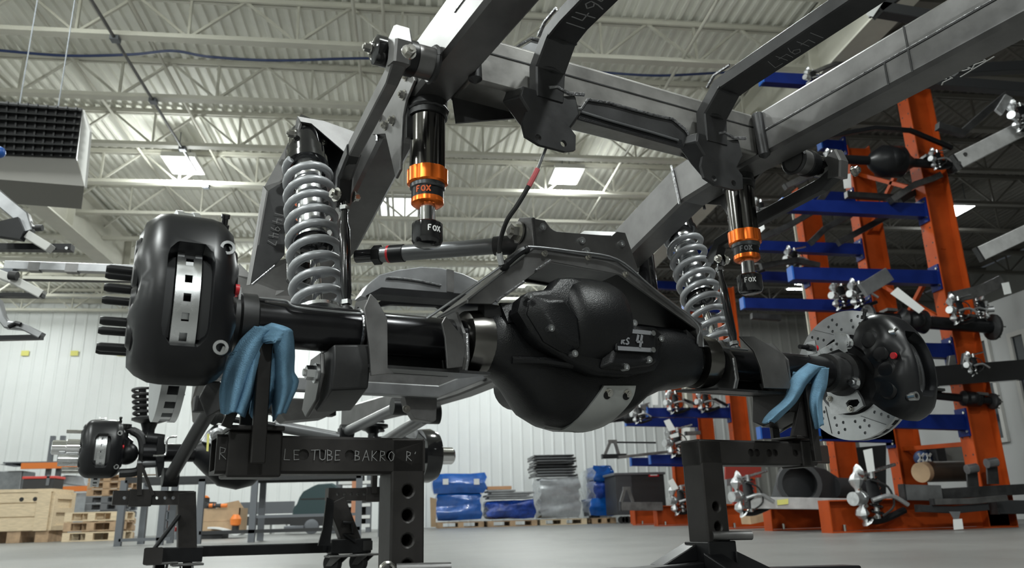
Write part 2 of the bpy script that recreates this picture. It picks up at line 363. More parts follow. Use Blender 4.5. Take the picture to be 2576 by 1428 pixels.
# high bay lamps
for i, (lx, ly, e) in enumerate(LAMPS):
    if (lx, ly) not in ((-3.9, 12.8), (2.77, 12.8), (-3.9, 19.6), (2.77, 19.6), (11.3, 13.9), (10.7, 19.6)): continue
    vis = {(-3.9, 19.6): 'white square high bay lamp near the back wall, left of the rear axle', (2.77, 19.6): 'white square high bay lamp near the back wall, behind the axle truss', (11.3, 13.9): 'far high bay lamp seen right of the orange columns', (10.7, 19.6): 'far high bay lamp low between the two near orange columns', (-3.9, 12.8): 'bright square high bay lamp above the coil spring and brake caliper', (2.77, 12.8): 'bright square high bay lamp above the black axle housing'}.get((lx, ly), 'white square high bay lamp under the roof outside the picture')
    o = thing('high_bay_lamp', (lx, ly, LAMP_Z), vis, 'lamp', 'high bay lamps under the roof')
    mb = MB(); mb.wbox(lx-.27, lx+.27, ly-.36, ly+.36, LAMP_Z, LAMP_Z+.08); link('housing', mb, heaterw, o, flat=True)
    for s in (-1, 1): link('diffuser', MB().wbox(lx+s*.125-.105, lx+s*.125+.105, ly-.31, ly+.31, LAMP_Z-.02, LAMP_Z), glow, o, flat=True)
    for s in (-1, 1): link('hanger', MB().cyl((lx, ly+s*.3, LAMP_Z+.08), (lx, ly+s*.3, DECK+.02), .008, n=6), greyp, o)
# skylight in the deck
a, b = wz(957, 542, DECK-.03), wz(1055, 490, DECK-.03)
mb = MB(); mb.wbox(a.x, b.x, a.y, b.y, DECK-.06, DECK-.02)
sk = tag(link('skylight', mb, skyl, loc=((a.x+b.x)/2, (a.y+b.y)/2, DECK-.04), flat=True), 'bright rectangular rooflight with white frame bars behind the left bump stop', 'skylight')
for fx in (0, .22, 1): link('frame_bar', MB().wbox(a.x+(b.x-a.x)*fx-.03, a.x+(b.x-a.x)*fx+.03, a.y, b.y, DECK-.10, DECK-.05), heaterw, sk, flat=True)
for fy in (0, 1): link('frame_bar', MB().wbox(a.x, b.x, a.y+(b.y-a.y)*fy-.03, a.y+(b.y-a.y)*fy+.03, DECK-.10, DECK-.05), heaterw, sk, flat=True)
# blue air hose slung under the joists
pts = [wy(x, y, 9.5) for x, y in ((-60, 122), (0, 127), (165, 140), (330, 137), (435, 128), (530, 143), (700, 152), (960, 147), (1250, 165), (1500, 181), (1650, 190), (1790, 184), (1990, 172))]
tag(link('air_hose', MB().sweep(catmull(pts, 6), .018, 8), hosem, loc=pts[4]), 'thin blue air hose sagging across the hall under the roof joists', 'hose')
# unit heater, upper left
D = 7.0
o = thing('unit_heater', wy(100, 280, D), 'large hanging unit heater with dark louvres and pale end panel', 'heater')
def hb(x, y, dy=0): return wy(x, y, D)+Y1*dy
f = [hb(-140, 245), hb(212, 268), hb(196, 402), hb(-140, 388)]
dep = Vec((.02, 1.0, -.02)); low = [hb(196, 402), hb(212, 470), hb(-140, 445), hb(-140, 388)]
A, B, Cc, Dd = [hb(x, y) for x, y in ((-140, 246), (208, 275), (192, 398), (-140, 385))]
nrm = (B-A).cross(Dd-A).normalized()
back = Vec((-.40, .95, 0))
mb = MB(); mb.loft([A, B, Cc, Dd], [A+back, B+back, Cc+back+Vec((0, 0, .03)), Dd+back+Vec((0, 0, .03))]); link('casing', mb, heaterw, o, flat=True)
E1, E2 = hb(212, 468), hb(-140, 440)
mb = MB(); mb.loft([Dd, Cc, E1, E2], [Dd+back*.8, Cc+back*.8, E1+back*.6, E2+back*.6]); link('air_hood', mb, mat('brown_grey_casing', (.16, .155, .14), .55), o, flat=True)
mb = MB(); q = [hb(208, 275), hb(226, 330), hb(213, 470), hb(194, 398)]; mb.prism(q, Vec((.012, .02, 0))); link('end_panel', mb, heaterw, o, flat=True)
fr = -Y1*.02
mb = MB(); mb.prism([A+fr, B+fr, Cc+fr, Dd+fr], Y1*.018); link('coil_face', mb, mat('dark_coil_face', (.012, .012, .013), .7), o, flat=True)
for i in range(7):
    t = (i+.5)/7; p, q = A.lerp(Dd, t), B.lerp(Cc, t)
    link('louvre', MB().beam(p-Y1*.05, q-Y1*.05, .06, .012, Vec((0, -.5, 1))), heaterd, o, flat=True)
for i in range(14):
    t = (i+.5)/14; p, q = A.lerp(B, t), Dd.lerp(Cc, t)
    link('fin', MB().beam(p-Y1*.03, q-Y1*.03, .014, .02, Y1), heaterd, o, flat=True)
for t in (.2, .5, .8):
    p = A.lerp(B, t)+back*.5; link('hanger_rod', MB().cyl(p, Vec((p.x, p.y, DECK)), .006, n=6), greyp, o)
# office block at the right
OX = 9.3
def ob(x, y): return wx(x, y, OX)
top = ob(2576, 729).z
ynear, yfar = ob(2640, 800).y, 15.5
mb = MB(); mb.wbox(OX, OX+4, ynear-2, yfar, 0, top); struct('wall_office', mb, officew, flat=True)
for i, (x0, y0, x1, y1) in enumerate(((2462, 862, 2532, 1100), (2548, 848, 2640, 1130))):
    p, q = ob(x0, y0), ob(x1, y1); zt = max(p.z, .6)
    fmb = MB(); ya, yb = sorted((p.y, q.y)); zb_ = max(q.z, .05)
    for (a0, a1, c0, c1) in ((ya, yb, zt, zt+.07), (ya, yb, zb_-.07, zb_), (ya-.07, ya, zb_-.07, zt+.07), (yb, yb+.07, zb_-.07, zt+.07)): fmb.wbox(OX-.05, OX+.02, a0, a1, c0, c1)
    w = struct('window_%d' % (i+1), fmb, heaterw, flat=True)
    link('pane', MB().wbox(OX-.015, OX-.005, ya, yb, zb_, zt), glassd, w, flat=True)
# ------------------------------------------------------------------ the truck: helpers in axle coordinates
def lo(p): d = Vec(p)-AX0; return Vec((d.dot(UA), d.dot(RA), d.dot(ZA)))
def mir(p): q = lo(p); return V(-q.x, q.y, q.z)
def MS(p, s): return Vec(p) if s < 0 else mir(p)
def arc(u, rc, zc, R, a0, a1, n):
    return [V(u, rc+R*math.cos(math.radians(a0+(a1-a0)*i/n)), zc+R*math.sin(math.radians(a0+(a1-a0)*i/n))) for i in range(n+1)]
def recprof(w, h, c=.012):
    a, b = w/2, h/2; c = c*.8; return [(a, c-b), (a, b-c), (a-c, b), (c-a, b), (-a, b-c), (-a, c-b), (c-a, -b), (a-c, -b)]
    out = []
    for sx, sy, t0 in ((1, 1, 0), (-1, 1, 90), (-1, -1, 180), (1, -1, 270)):
        for t in (0, 45, 90): out.append((sx*(a-c)+c*math.cos(math.radians(t0+t)), sy*(b-c)+c*math.sin(math.radians(t0+t))))
    return out
def bolt(name, p, axis, rad, h, parent, m=None): return link(name, MB().hexn(p, axis, rad, h), m or zinc, parent)
# ------------------------------------------------------------------ chassis frame
fr = thing('truck_chassis_frame', V(0, -1.2, .2), 'raw steel truck chassis frame with boxed side rails above the black axle', 'frame')
def rail(s):
    pts = [V(s*.44, 2.2, .546), V(s*.44, 1.2, .546), V(s*.44, .05, .546), V(s*.44, -.12, .536), V(s*.44, -.55, .405), V(s*.50, -.85, .315), V(s*.56, -1.15, .27), V(s*.57, -1.9, .255), V(s*.52, -2.5, .25), V(s*.42, -3.25, .25)]
    return MB().sweep(pts, 0, prof=recprof(.085, .118, .010), up=ZA)
rails = {}
for s in (-1, 1):
    rl = rails[s] = link('side_rail', rail(s), steel, fr, angle=10)
    link('weld_seam', MB().vbox(s*.397-.0012, s*.397+.0012, .2, 2.2, .5475, .5490), weldm, rl, flat=True)
    link('seam_groove', MB().vbox(s*.397-.0010, s*.397+.0010, .2, 2.2, .5435, .5475), steel_d, rl, flat=True)
    link('weld_seam', MB().vbox(s*.483-.0012, s*.483+.0012, .3, 2.2, .545, .549), weldm, rl, flat=True)
    link('weld_seam', MB().sweep([V(s*.395, -.135, .598), V(s*.395, -.115, .472)], .004, 6), weldm, rl)
    link('weld_seam', MB().sweep([V(s*.486, -.135, .598), V(s*.486, -.115, .472)], .004, 6), weldm, rl)
lay = MB()
for r_ in (.545, .60): lay.vbox(.3958, .3968, r_, r_+.004, .492, .545 if r_ < .6 else .60)
link('layout_line', lay, mat('black_marker_line', (.02, .02, .02), .7), rails[1], flat=True)
# crossmember above the axle
cmh = MB().vbox(-.398, .398, .085, .182, .492, .605); cm = link('crossmember', cmh, mat('worn_raw_steel', (.23, .225, .215), .42, .75, .38, 6, .04, 70), fr, bevel=.008)
link('weld_seam', MB().vbox(-.39, .39, .181, .1835, .565, .568), steel_d, cm, flat=True)
link('raised_tab', MB().prism([V(-.398, .165, .60), V(-.30, .165, .60), V(-.275, .165, .602), V(-.235, .165, .643), V(-.16, .165, .648), V(-.16, .165, .60)], -RA*.008), steel_l, cm, flat=True)
link('weld_seam', MB().sweep([V(-.39, .167, .604), V(-.285, .167, .604), V(-.238, .167, .645), V(-.165, .167, .65)], .0035, 6), weldm, cm)
for s in (-1, 1):
    link('corner_roll', MB().lathe(V(s*.394, .196, .602), -ZA+RA*.06, [(0, .004), (.006, .014), (.12, .014), (.128, .004)], 14), steel_d, cm)
    link('lower_gusset', MB().prism([V(s*.398, .10, .492), V(s*.215, .10, .49), V(s*.39, .10, .435)], RA*.006), steel_d, cm, flat=True)
# formed pocket under the crossmember
pk = [(1465, 272), (1480, 250), (1530, 258), (1640, 288), (1690, 298), (1722, 325), (1735, 345), (1720, 372), (1455, 300)]
pp = [pr(x, y, .186) for x, y in pk]
ct = sum(pp, Vec())/len(pp); o = link('pocket_plate', MB().loft(pp, [ct+(p-ct)*.96-RA*.004 for p in pp]), steel_d, fr, bevel=.002)
link('weld_seam', MB().sweep([pr(x, y, .188) for x, y in ((1437, 275), (1462, 274), (1478, 250), (1530, 258), (1640, 288), (1692, 299), (1724, 326), (1736, 345))], .0035, 6), weldm, o)
link('lower_flange', MB().prism([pr(1455, 298, .20), pr(1720, 372, .20), pr(1715, 352, .20), pr(1465, 278, .20)], -RA*.006), blackm, o, flat=True)
link('flange_lip', MB().sweep([pr(1462, 281, .202), pr(1530, 302, .202), pr(1640, 333, .202), pr(1706, 353, .202)], .003, 6), steel_l, o)
# two bent struts rising from the crossmember toward the rear, with their hanger brackets
def strut(s):
    st = link('body_strut', MB().sweep([V(s*.228, .200, .475), V(s*.227, .207, .546), V(s*.229, .262, .592), V(s*.232, .32, .597), V(s*.236, 1.6, .600)], 0, prof=recprof(.034, .066, .004), up=UA), steel_d, fr, angle=10)
    e = .0325*1.0
    link('weld_seam', MB().sweep([V(s*.229-.034, .235, .60), V(s*.229-.034, .262, .618), V(s*.231-.034, .31, .618)], .004, 6), weldm, st)
    link('weld_seam', MB().sweep([V(s*.227-.035, .216, .540), V(s*.227, .226, .538), V(s*.227+.035, .216, .540)], .004, 6), steel_d, st)
    link('weld_seam', MB().sweep([V(s*.229-.035, .270, .582), V(s*.229, .272, .574), V(s*.229+.035, .270, .582)], .004, 6), steel_d, st)
    q = [(-.075, .495), (.045, .497), (.085, .505), (.095, .462), (.055, .415), (-.01, .395), (-.05, .43), (-.085, .47)]
    hb = link('hanger_bracket', MB().loft([V(s*.232+a, .168, b) for a, b in q], [V(s*.232+a*.8, .215, b*1.0-.006) for a, b in q]), steel_d, fr, bevel=.004)
    tab = [(-.05, .43), (-.06, .425), (-.068, .40), (-.062, .372), (-.03, .360), (.03, .358), (.055, .366), (.058, .40), (.035, .425)]
    ho = MB(); [ho.cyl(V(s*.232+a, .19, .375), V(s*.232+a, .26, .375), .0075, n=12) for a in (-.033, .027)]
    tb = link('hanger_tab', MB().prism([V(s*.232+a, .222, b) for a, b in tab], -RA*.008), steel_d, hb, cut=ho, flat=True)
    link('weld_seam', MB().sweep([V(s*.232+a, .217, b) for a, b in ((.0, .498), (.02, .505), (.05, .497), (.088, .505))], .0045, 6), weldm, hb)
    return st
for s in (-1, 1):
    st = strut(s)
    d = RA; n_ = -ZA
    m = MB(); p0 = V(s*.233, .31, .5995)+n_*.0178
    if s < 0: strokes(m, '14947', p0+UA*.022, d, -UA, .042, .0026, n=n_, adv=1.1)
    else: strokes(m, '14947', p0+d*.22-UA*.018, -d, UA, .036, .0012, n=n_, adv=1.15)
    link('chalk_number', m, chalk, st, flat=True)
# chalk letters on the underside of the right rail, read from the far end
for letter in ([[(1520, 580), (1640, 660), (1520, 705), (1490, 765)], [(1720, 625), (1380, 830)]], [[(1340, 705), (1480, 745), (1400, 770), (1245, 760)]], [[(1165, 785), (1275, 850), (1180, 895), (1165, 925)], [(1005, 875), (1210, 860)]], [[(1800, 535), (1980, 455)]], [[(2000, 350), (2050, 385), (2060, 430)]]):
    m = MB()
    for line in letter:
        q = [pz(2100+x/4.328, y/4.328, lo(V(0, 0, .4868)).z+AX0.z) for x, y in line]
        for a, b in zip(q, q[1:]): m.beam(a-(b-a)*.04, b+(b-a)*.04, .0045, .0012, ZA)
    link('chalk_letter', m, mat('pale_chalk', (.45, .45, .44), .9), rails[1], flat=True)
m = MB(); strokes(m, '1497', V(.33, .155, .4908), -UA, -RA, .03, .002, n=-ZA, adv=1.2); link('chalk_number', m, chalk, cm, flat=True)
# side brackets carrying the bump stops
for s in (-1, 1):
    pl = [(-.10, .60), (.02, .585), (.10, .56), (.12, .50), (.075, .48), (.055, .45), (.045, .335), (.02, .325), (-.05, .46), (-.14, .50)]
    bp = link('bump_stop_bracket', MB().prism([V(s*.484, r_, z_) for r_, z_ in pl], UA*(s*.006)), steel, fr, bevel=.0015)
    for r_, z_ in ((.075, .535), (.062, .497), (-.045, .478), (.0, .468), (-.085, .52)): bolt('bolt', V(s*.490, r_, z_), UA*s, .0085, .010, bp)
    link('bump_cup', MB().pipe(V(s*.438, .066, .452), V(s*.438, .066, .50), .041, .030, 24), steel_d, bp)
    link('weld_seam', MB().sweep([V(s*.438+.041*math.cos(t/12*2*PI), .066+.041*math.sin(t/12*2*PI), .468) for t in range(13)], .004, 6), steel_d, bp)
    link('bracket_web', MB().prism([V(s*.40, .066, .487), V(s*.484, .066, .487), V(s*.484, .066, .40), V(s*.474, .066, .40), V(s*.474, .066, .455), V(s*.40, .066, .455)], -RA*.006), steel_d, bp, flat=True)
# shock towers
def tower(s):
    P = lambda x, y, r_: MS(pr(x, y, r_), s)
    th = RA*-.006
    t = link('shock_tower', MB().prism([P(738, 335, -.40), P(716, 452, -.40), P(674, 480, -.41), P(666, 468, -.41)], th), steel, fr, flat=True)
    link('tower_leg', MB().prism([P(674, 480, -.405), P(720, 452, -.40), P(716, 640, -.40), P(692, 668, -.40), P(630, 714, -.40), P(634, 690, -.40)], th), steel_d, t, flat=True)
    link('tower_edge', MB().prism([P(666, 468, -.41), P(675, 480, -.402), P(634, 716, -.402), P(624, 718, -.42)], UA*(s*.004)), steel, t, flat=True)
    link('tower_edge', MB().prism([P(748, 292, -.33), P(757, 306, -.325), P(744, 350, -.33), P(735, 352, -.35)], UA*(-s*.004)), steel, t, flat=True)
    h = link('tower_hood', MB().prism([P(748, 292, -.33), P(815, 303, -.335), P(905, 335, -.35), P(905, 372, -.33), P(868, 384, -.32), P(783, 311, -.32), P(757, 306, -.32)], th), steel, t, bevel=.001)
    link('hood_back', MB().prism([P(752, 300, -.43), P(885, 340, -.43), P(885, 520, -.43), P(725, 520, -.43)], th), black, t, flat=True)
    link('hood_roof', MB().prism([P(752, 300, -.335), P(885, 365, -.335), P(885, 345, -.43), P(757, 290, -.43)], ZA*.004), black, t, flat=True)
    link('weld_seam', MB().sweep([P(634, 716, -.397), P(692, 668, -.395)], .003, 6), weldm, t)
    bolt('bolt', P(742, 338, -.32), UA*s, .010, .016, t); bolt('bolt', P(814, 357, -.42), RA, .008, .012, t)
    link('base_plate', MB().prism([P(586, 690, -.62), P(602, 662, -.62), P(640, 700, -.60), P(700, 655, -.55), P(760, 640, -.52), P(880, 640, -.50), P(885, 800, -.52), P(586, 800, -.62)], th*1.3), steel, t, flat=True)
    if s < 0:
        d = (P(634, 690, -.398)-P(690, 478, -.398)).normalized(); q = P(693, 530, -.396)
        m = MB(); strokes(m, '14947', q, d, (P(693, 530, -.396)-P(675, 525, -.396)), .021, .0014, n=RA, adv=1.25)
        link('chalk_number', m, chalk, t, flat=True)
tower(-1)
# forward crossmembers
ar = [(905, 745), (925, 715), (955, 690), (1000, 678), (1060, 670), (1110, 673), (1165, 688), (1215, 712), (1260, 745), (1250, 775), (1180, 742), (960, 724), (925, 752)]
xm = link('arched_crossmember', MB().prism([pr(x, y, -1.0) for x, y in ar], -RA*.06), steel_l, fr, bevel=.003)
link('weld_seam', MB().sweep([pr(x, y, -.995) for x, y in ((972, 698), (1010, 700), (1060, 707), (1110, 718))], .004, 6), weldm, xm)
link('rib', MB().prism([pr(1125, 676, -.995), pr(1142, 680, -.995), pr(1142, 735, -.995), pr(1125, 733, -.995)], -RA*.05), steel, xm, flat=True)
link('lower_flange', MB().prism([pr(x, y, -.98) for x, y in ((925, 740), (960, 722), (1185, 740), (1255, 772), (1250, 785), (1180, 757), (960, 740))], -RA*.08), black, xm, flat=True)
link('hoop_plate', MB().prism([pr(x, y, -1.12) for x, y in ((930, 775), (975, 745), (1180, 765), (1150, 800), (1100, 770), (985, 765))], -RA*.02), black, xm, flat=True)
dg_ = [V(-.57, -1.6, .27), V(-.40, -1.6, .158), V(.30, -1.6, .158), V(.57, -1.6, .27)]
dl = link('dogleg_crossmember', MB().sweep(dg_, 0, prof=recprof(.05, .05, .006), up=RA), steel_l, fr, angle=10)
link('crossmember_plate', MB().prism([pr(x, y, -1.66) for x, y in ((880, 922), (1110, 928), (1190, 942), (1105, 975), (885, 968))], -RA*.01), steel, dl, flat=True)
link('link_bracket', MB().prism([V(.16, -1.62, .14), V(.31, -1.62, .135), V(.305, -1.62, .045), V(.29, -1.62, .035), V(.21, -1.62, .045), V(.17, -1.62, .10)], -RA*.05), steel, dl, bevel=.003)
bolt('bolt', V(.17, -1.62, .085), RA, .012, .02, dl)
gb = MB().hull([V(a, b, c) for a, b, c in ((-.36, -1.75, .13), (-.02, -1.75, .13), (-.36, -1.95, .13), (-.02, -1.95, .13), (-.28, -1.78, .04), (-.12, -1.78, .06), (-.28, -1.9, .04), (-.12, -1.9, .06))])
link('mount_plate', gb, steel, dl, bevel=.004)
link('side_tube', MB().beam(V(-.62, -1.9, .11), V(-.05, -1.9, .11), .06, .06), steel_d, dl, bevel=.004)
link('side_tube', MB().beam(V(-.62, -1.5, .165), V(-.36, -1.5, .165), .05, .045), steel_l, dl, bevel=.004)
lb = MB().hull([pr(x, y, r_) for x, y in ((520, 960), (556, 960), (556, 1030), (520, 1050), (500, 1000)) for r_ in (-1.8, -1.9)])
link('link_bracket', lb, steel_d, fr, bevel=.004)
# ------------------------------------------------------------------ rear axle
ax = thing('rear_axle', V(0, 0, -.18), 'black rear axle with finned differential cover and silver skid plate', 'axle')
tube_m = mat('oiled_black_tube', (.018, .018, .02), .25, .55, .2, 8)
for s in (-1, 1):
    link('axle_tube', MB().cyl(V(s*.28, 0, 0), V(s*.82, 0, 0), .0425, n=40), tube_m, ax)
    link('tube_collar', MB().lathe(V(s*.335, 0, 0), UA*-s, [(0, .044), (.004, .062), (.028, .066), (.05, .066)], 32), mat('polished_dark_collar', (.16, .155, .145), .22, .95), ax)
    link('bearing_end', MB().lathe(V(s*.745, 0, 0), UA*s, [(0, .0425), (.004, .052), (.03, .052), (.034, .047), (.06, .047), (.064, .06), (.09, .06)], 32), steel_d, ax)
    link('weld_seam', MB().sweep([V(s*.555, .0435*math.cos(t/16*2*PI), .0435*math.sin(t/16*2*PI)) for t in range(17)], .0035, 6), weldm, ax)
    if s > 0: link('tube_bracket', MB().prism([pr(x, y, .078) for x, y in ((1861, 845), (1897, 845), (1942, 872), (1974, 892), (1991, 978), (1923, 975), (1914, 925), (1897, 882))], -RA*.006), steel, ax, bevel=.001)
    link('tube_web', MB().vbox(s*.54, s*.345, -.05, -.044, -.068, -.02), steel_d, ax, flat=True)
    if s < 0:
        link('tube_bracket', MB().prism([pr(x, y, .070) for x, y in ((932, 738), (947, 752), (975, 800), (976, 925), (992, 938), (934, 944), (930, 880), (917, 775))], -RA*.006), steel, ax, bevel=.001)
        link('tube_bracket', MB().prism([pr(x, y, .072) for x, y in ((1112, 812), (1122, 795), (1163, 845), (1172, 872), (1164, 922), (1126, 926), (1120, 850))], -RA*.006), steel, ax, bevel=.001)
    # control arm bracket: two plates round the tube and a flat foot
    outer = [(-.055, -.055), (.062, -.078), (.062, .010), (.02, .060), (-.045, .072), (-.06, .05)]
    hole = MB().cyl(V(s*.48, -.03, .048), V(s*.58, -.03, .048), .010, n=12)
    ba = link('tube_bracket', MB().prism([V(s*.54, r_, z_) for r_, z_ in outer], UA*(s*.006)), steel, ax, cut=hole, flat=True)
    inner = [(-.055, -.06), (.058, -.076), (.070, -.05), (.066, .0), (.03, .052), (-.055, .055)]
    bb = link('tube_bracket', MB().prism([V(s*.355, r_, z_) for r_, z_ in inner], UA*(s*.006)), steel, ax, flat=True)
    link('bracket_foot', MB().prism([V(s*.55, .062, -.079), V(s*.30, .062, -.079), V(s*.30, -.09, -.062), V(s*.55, -.09, -.062)], ZA*.006), steel_d, ba, flat=True)
    link('weld_seam', MB().sweep([V(s*.352, .066, .0), V(s*.352, .068, -.05), V(s*.352, .056, -.077)], .0035, 6), weldm, bb)
    # lower shock and link mount hanging below the tube
    q = [(-.05, -.042), (.052, -.040), (.056, -.08), (.046, -.122), (-.05, -.15), (-.085, -.135), (-.075, -.07)]
    lm = link('lower_link_mount', MB().loft([V(s*.615, a, b) for a, b in q], [V(s*.545, a, b*1.0+.006) for a, b in q]), steel_d if s < 0 else standm, ax, bevel=.004)
    link('mount_cheek', MB().prism([V(s*.622, a, b) for a, b in ((-.05, -.05), (.02, -.05), (.03, -.09), (.0, -.135), (-.07, -.158), (-.10, -.14))], UA*(s*.008)), steel, lm, bevel=.002)
    bolt('bolt', V(s*.630, .0, -.085), UA*s, .014, .020, lm, alu)
    link('spring_perch', MB().lathe(V(s*.582, -.20, .055), ZA, [(0, .03), (.006, .052), (.012, .052)], 24), steel_d, lm)
    link('perch_arm', MB().beam(V(s*.582, -.20, .055), V(s*.582, -.04, -.03), .05, .03), steel_d, lm, bevel=.004)
# differential housing: sections along the axle
def sec(u, zc, rz, rc, rr, n=28, p=2.4):
    out = []
    for j in range(n):
        t = 2*PI*j/n; c, s_ = math.cos(t), math.sin(t)
        out.append(V(u, rc+rr*math.copysign(abs(c)**(2/p), c), zc+rz*math.copysign(abs(s_)**(2/p), s_)))
    return out
secs = [(-.30, 0, .048, 0, .048), (-.285, 0, .064, 0, .064), (-.25, -.004, .072, 0, .07), (-.215, -.016, .088, -.01, .076), (-.175, -.036, .112, -.02, .088), (-.13, -.048, .118, -.03, .095), (-.08, -.048, .126, -.04, .10),
        (-.02, -.048, .126, -.04, .102), (.03, -.042, .118, -.04, .10), (.075, -.03, .11, -.03, .10), (.12, -.012, .088, -.01, .085), (.165, -.004, .076, 0, .076), (.22, 0, .072, 0, .072), (.26, 0, .064, 0, .064), (.28, 0, .046, 0, .046)]
hs = link('differential_housing', MB().rings([sec(*q) for q in secs]), blackm, ax, angle=60)
link('pinion_snout', MB().lathe(V(-.02, -.10, -.03), -RA, [(0, .10), (.08, .085), (.2, .06), (.26, .055), (.27, .05)], 24), blackm, ax)
for u_, r_, z_, a_ in ((-.235, .055, .055, 0),): 
    ho = MB().cyl(V(-.225, .0, .085), V(-.225, .09, .055), .012, n=14)
    link('lifting_lug', MB().prism([V(-.27, .045, .075), V(-.18, .045, .085), V(-.165, .055, .05), V(-.26, .06, .03)], RA*.008), blackm, hs, cut=ho, flat=True)
link('cast_rib', MB().sweep([V(-.25, .06, -.045), V(-.18, .075, -.045), (V(-.12, .085, -.05))], .009, 8), blackm, hs)
flp = [(1308, 752), (1328, 735), (1378, 729), (1402, 700), (1434, 699), (1482, 713), (1520, 750), (1556, 818), (1646, 826), (1664, 846), (1660, 905), (1643, 932), (1580, 946), (1500, 940), (1440, 915), (1395, 888), (1360, 868), (1332, 838), (1300, 785)]
fl = [pr(x, y, .098) for x, y in flp]; fc = sum(fl, Vec())/len(fl)
cv = link('differential_cover', MB().rings([[p-RA*.03 for p in fl], [p+RA*.004 for p in fl], [fc+(p-fc)*.94+RA*.010 for p in fl]]), blackm, ax, angle=50)
dr = MB().lathe(V(-.140, .042, .044), UA, [(0, .02), (0, .072), (.005, .087), (.016, .098), (.032, .104), (.08, .107), (.122, .105), (.142, .098), (.155, .083), (.158, .02)], 56)
link('cover_dome', dr, blackm, cv, angle=60)
padl = [pr(x, y, .106) for x, y in ((1330, 740), (1385, 738), (1430, 800), (1440, 900), (1400, 885), (1362, 862), (1318, 790))]; pc = sum(padl, Vec())/len(padl)
link('cover_wing', MB().rings([padl, [pc+(p-pc)*.72+RA*.028+UA*.02 for p in padl]]), blackm, cv, bevel=.006)
padr = [pr(x, y, .106) for x, y in ((1540, 800), (1640, 832), (1655, 860), (1648, 915), (1630, 925), (1560, 935), (1500, 930))]; pc2 = sum(padr, Vec())/len(padr)
link('cover_wing', MB().rings([padr, [pc2+(p-pc2)*.8+RA*.022 for p in padr]]), blackm, cv, bevel=.006)
b0, b1, b2, b3 = [pr(x, y, .135) for x, y in ((1550, 822), (1650, 832), (1650, 888), (1550, 882))]
bg = link('badge_block', MB().prism([b0, b1, b2, b3], -RA*.03), black, cv, bevel=.004)
ex_, ey_ = (b1-b0).normalized(), (b0-b3).normalized()
mb = MB(); mb.beam(b0-ey_*.006+ex_*.004+RA*.0004, b1-ey_*.006-ex_*.006+RA*.0004, .009, .0012, RA); mb.beam(b3+ey_*.006+ex_*.004+RA*.0004, b2+ey_*.006-ex_*.006+RA*.0004, .009, .0012, RA); link('badge_stripe', mb, decalg, bg, flat=True)
m = MB(); w_ = (b1-b0).length; h_ = (b0-b3).length
q0 = b3+ey_*h_*.30+ex_*w_*.10+RA*.0006
strokes(m, 'RS', q0, ex_+ey_*.0, ey_+ex_*.15, h_*.28, .0035, n=RA, adv=1.1, jit=0)
strokes(m, '4', q0+ex_*w_*.36-ey_*h_*.06, ex_, ey_+ex_*.2, h_*.52, .0055, n=RA, jit=0)
link('badge_lettering', m, decalg, bg, flat=True)
for x, y, r_ in ((1331, 745, .122), (1384, 826, .14), (1443, 890, .125), (1573, 924, .125), (1630, 905, .13), (1660, 852, .11), (1593, 813, .10)): link('cover_bolt', MB().lathe(pr(x, y, r_), RA, [(-.01, .0065), (.003, .0075), (.006, .0075), (.006, .004), (.002, .0035)], 14), alu, cv)
for x, y in ((1642, 838), (1642, 880)): link('badge_bolt', MB().lathe(pr(x, y, .137), RA, [(-.004, .006), (.003, .006), (.003, .003)], 12), alu, bg)
# skid plate
EL = [(1515, 969), (1503, 990), (1484, 1013), (1452, 1050), (1425, 1070), (1402, 1078), (1370, 1070)]; ER = [(1596, 969), (1592, 992), (1578, 1015), (1545, 1046), (1515, 1071), (1490, 1085), (1445, 1080)]
def skid(uoff):
    side = [(.112, -.088), (.108, -.105), (.085, -.135), (.045, -.168), (.0, -.186), (-.05, -.193), (-.10, -.193)]
    return side
from mathutils.bvhtree import BVHTree
bv = BVHTree.FromPolygons([Vec(v.co)+ORG[ax.name] for v in hs.data.vertices], [tuple(p.vertices) for p in hs.data.polygons])
EL2, ER2 = catmull([Vec((x, y, 0)) for x, y in EL], 3), catmull([Vec((x, y, 0)) for x, y in ER], 3); grid = []
for a_, b_ in zip(EL2, ER2):
    row = []
    for k in range(9):
        q_ = a_.lerp(b_, k/8); d_ = ray(q_.x, q_.y).normalized(); h_ = bv.ray_cast(EYE, d_)
        pos, nr = (h_[0], h_[1]) if h_[0] is not None else bv.find_nearest(EYE+d_*((V(-.02, .0, -.17)-EYE).dot(d_)))[:2]
        if nr.dot(d_) > 0: nr = -nr
        row.append(pos+nr*.007)
    grid.append(row)
for _ in range(6):
    g2 = [[r_.copy() for r_ in row] for row in grid]
    for i in range(1, len(grid)-1):
        for k in range(9): g2[i][k] = (grid[i-1][k]+grid[i+1][k])*.25+grid[i][k]*.5
    grid = g2
mb = MB(); n_ = 9; lower = [[p_+(p_-V(-.02, -.04, -.05)).normalized()*-.006 for p_ in row] for row in grid]
mb.v = [p_ for row in grid for p_ in row]+[p_ for row in lower for p_ in row]; m_ = len(grid); o_ = m_*n_
mb.f = [(i*n_+k, i*n_+k+1, (i+1)*n_+k+1, (i+1)*n_+k) for i in range(m_-1) for k in range(n_-1)]+[(o_+i*n_+k, o_+(i+1)*n_+k, o_+(i+1)*n_+k+1, o_+i*n_+k+1) for i in range(m_-1) for k in range(n_-1)]
mb.f += [(k+1, k, o_+k, o_+k+1) for k in range(n_-1)]+[((m_-1)*n_+k, (m_-1)*n_+k+1, o_+(m_-1)*n_+k+1, o_+(m_-1)*n_+k) for k in range(n_-1)]
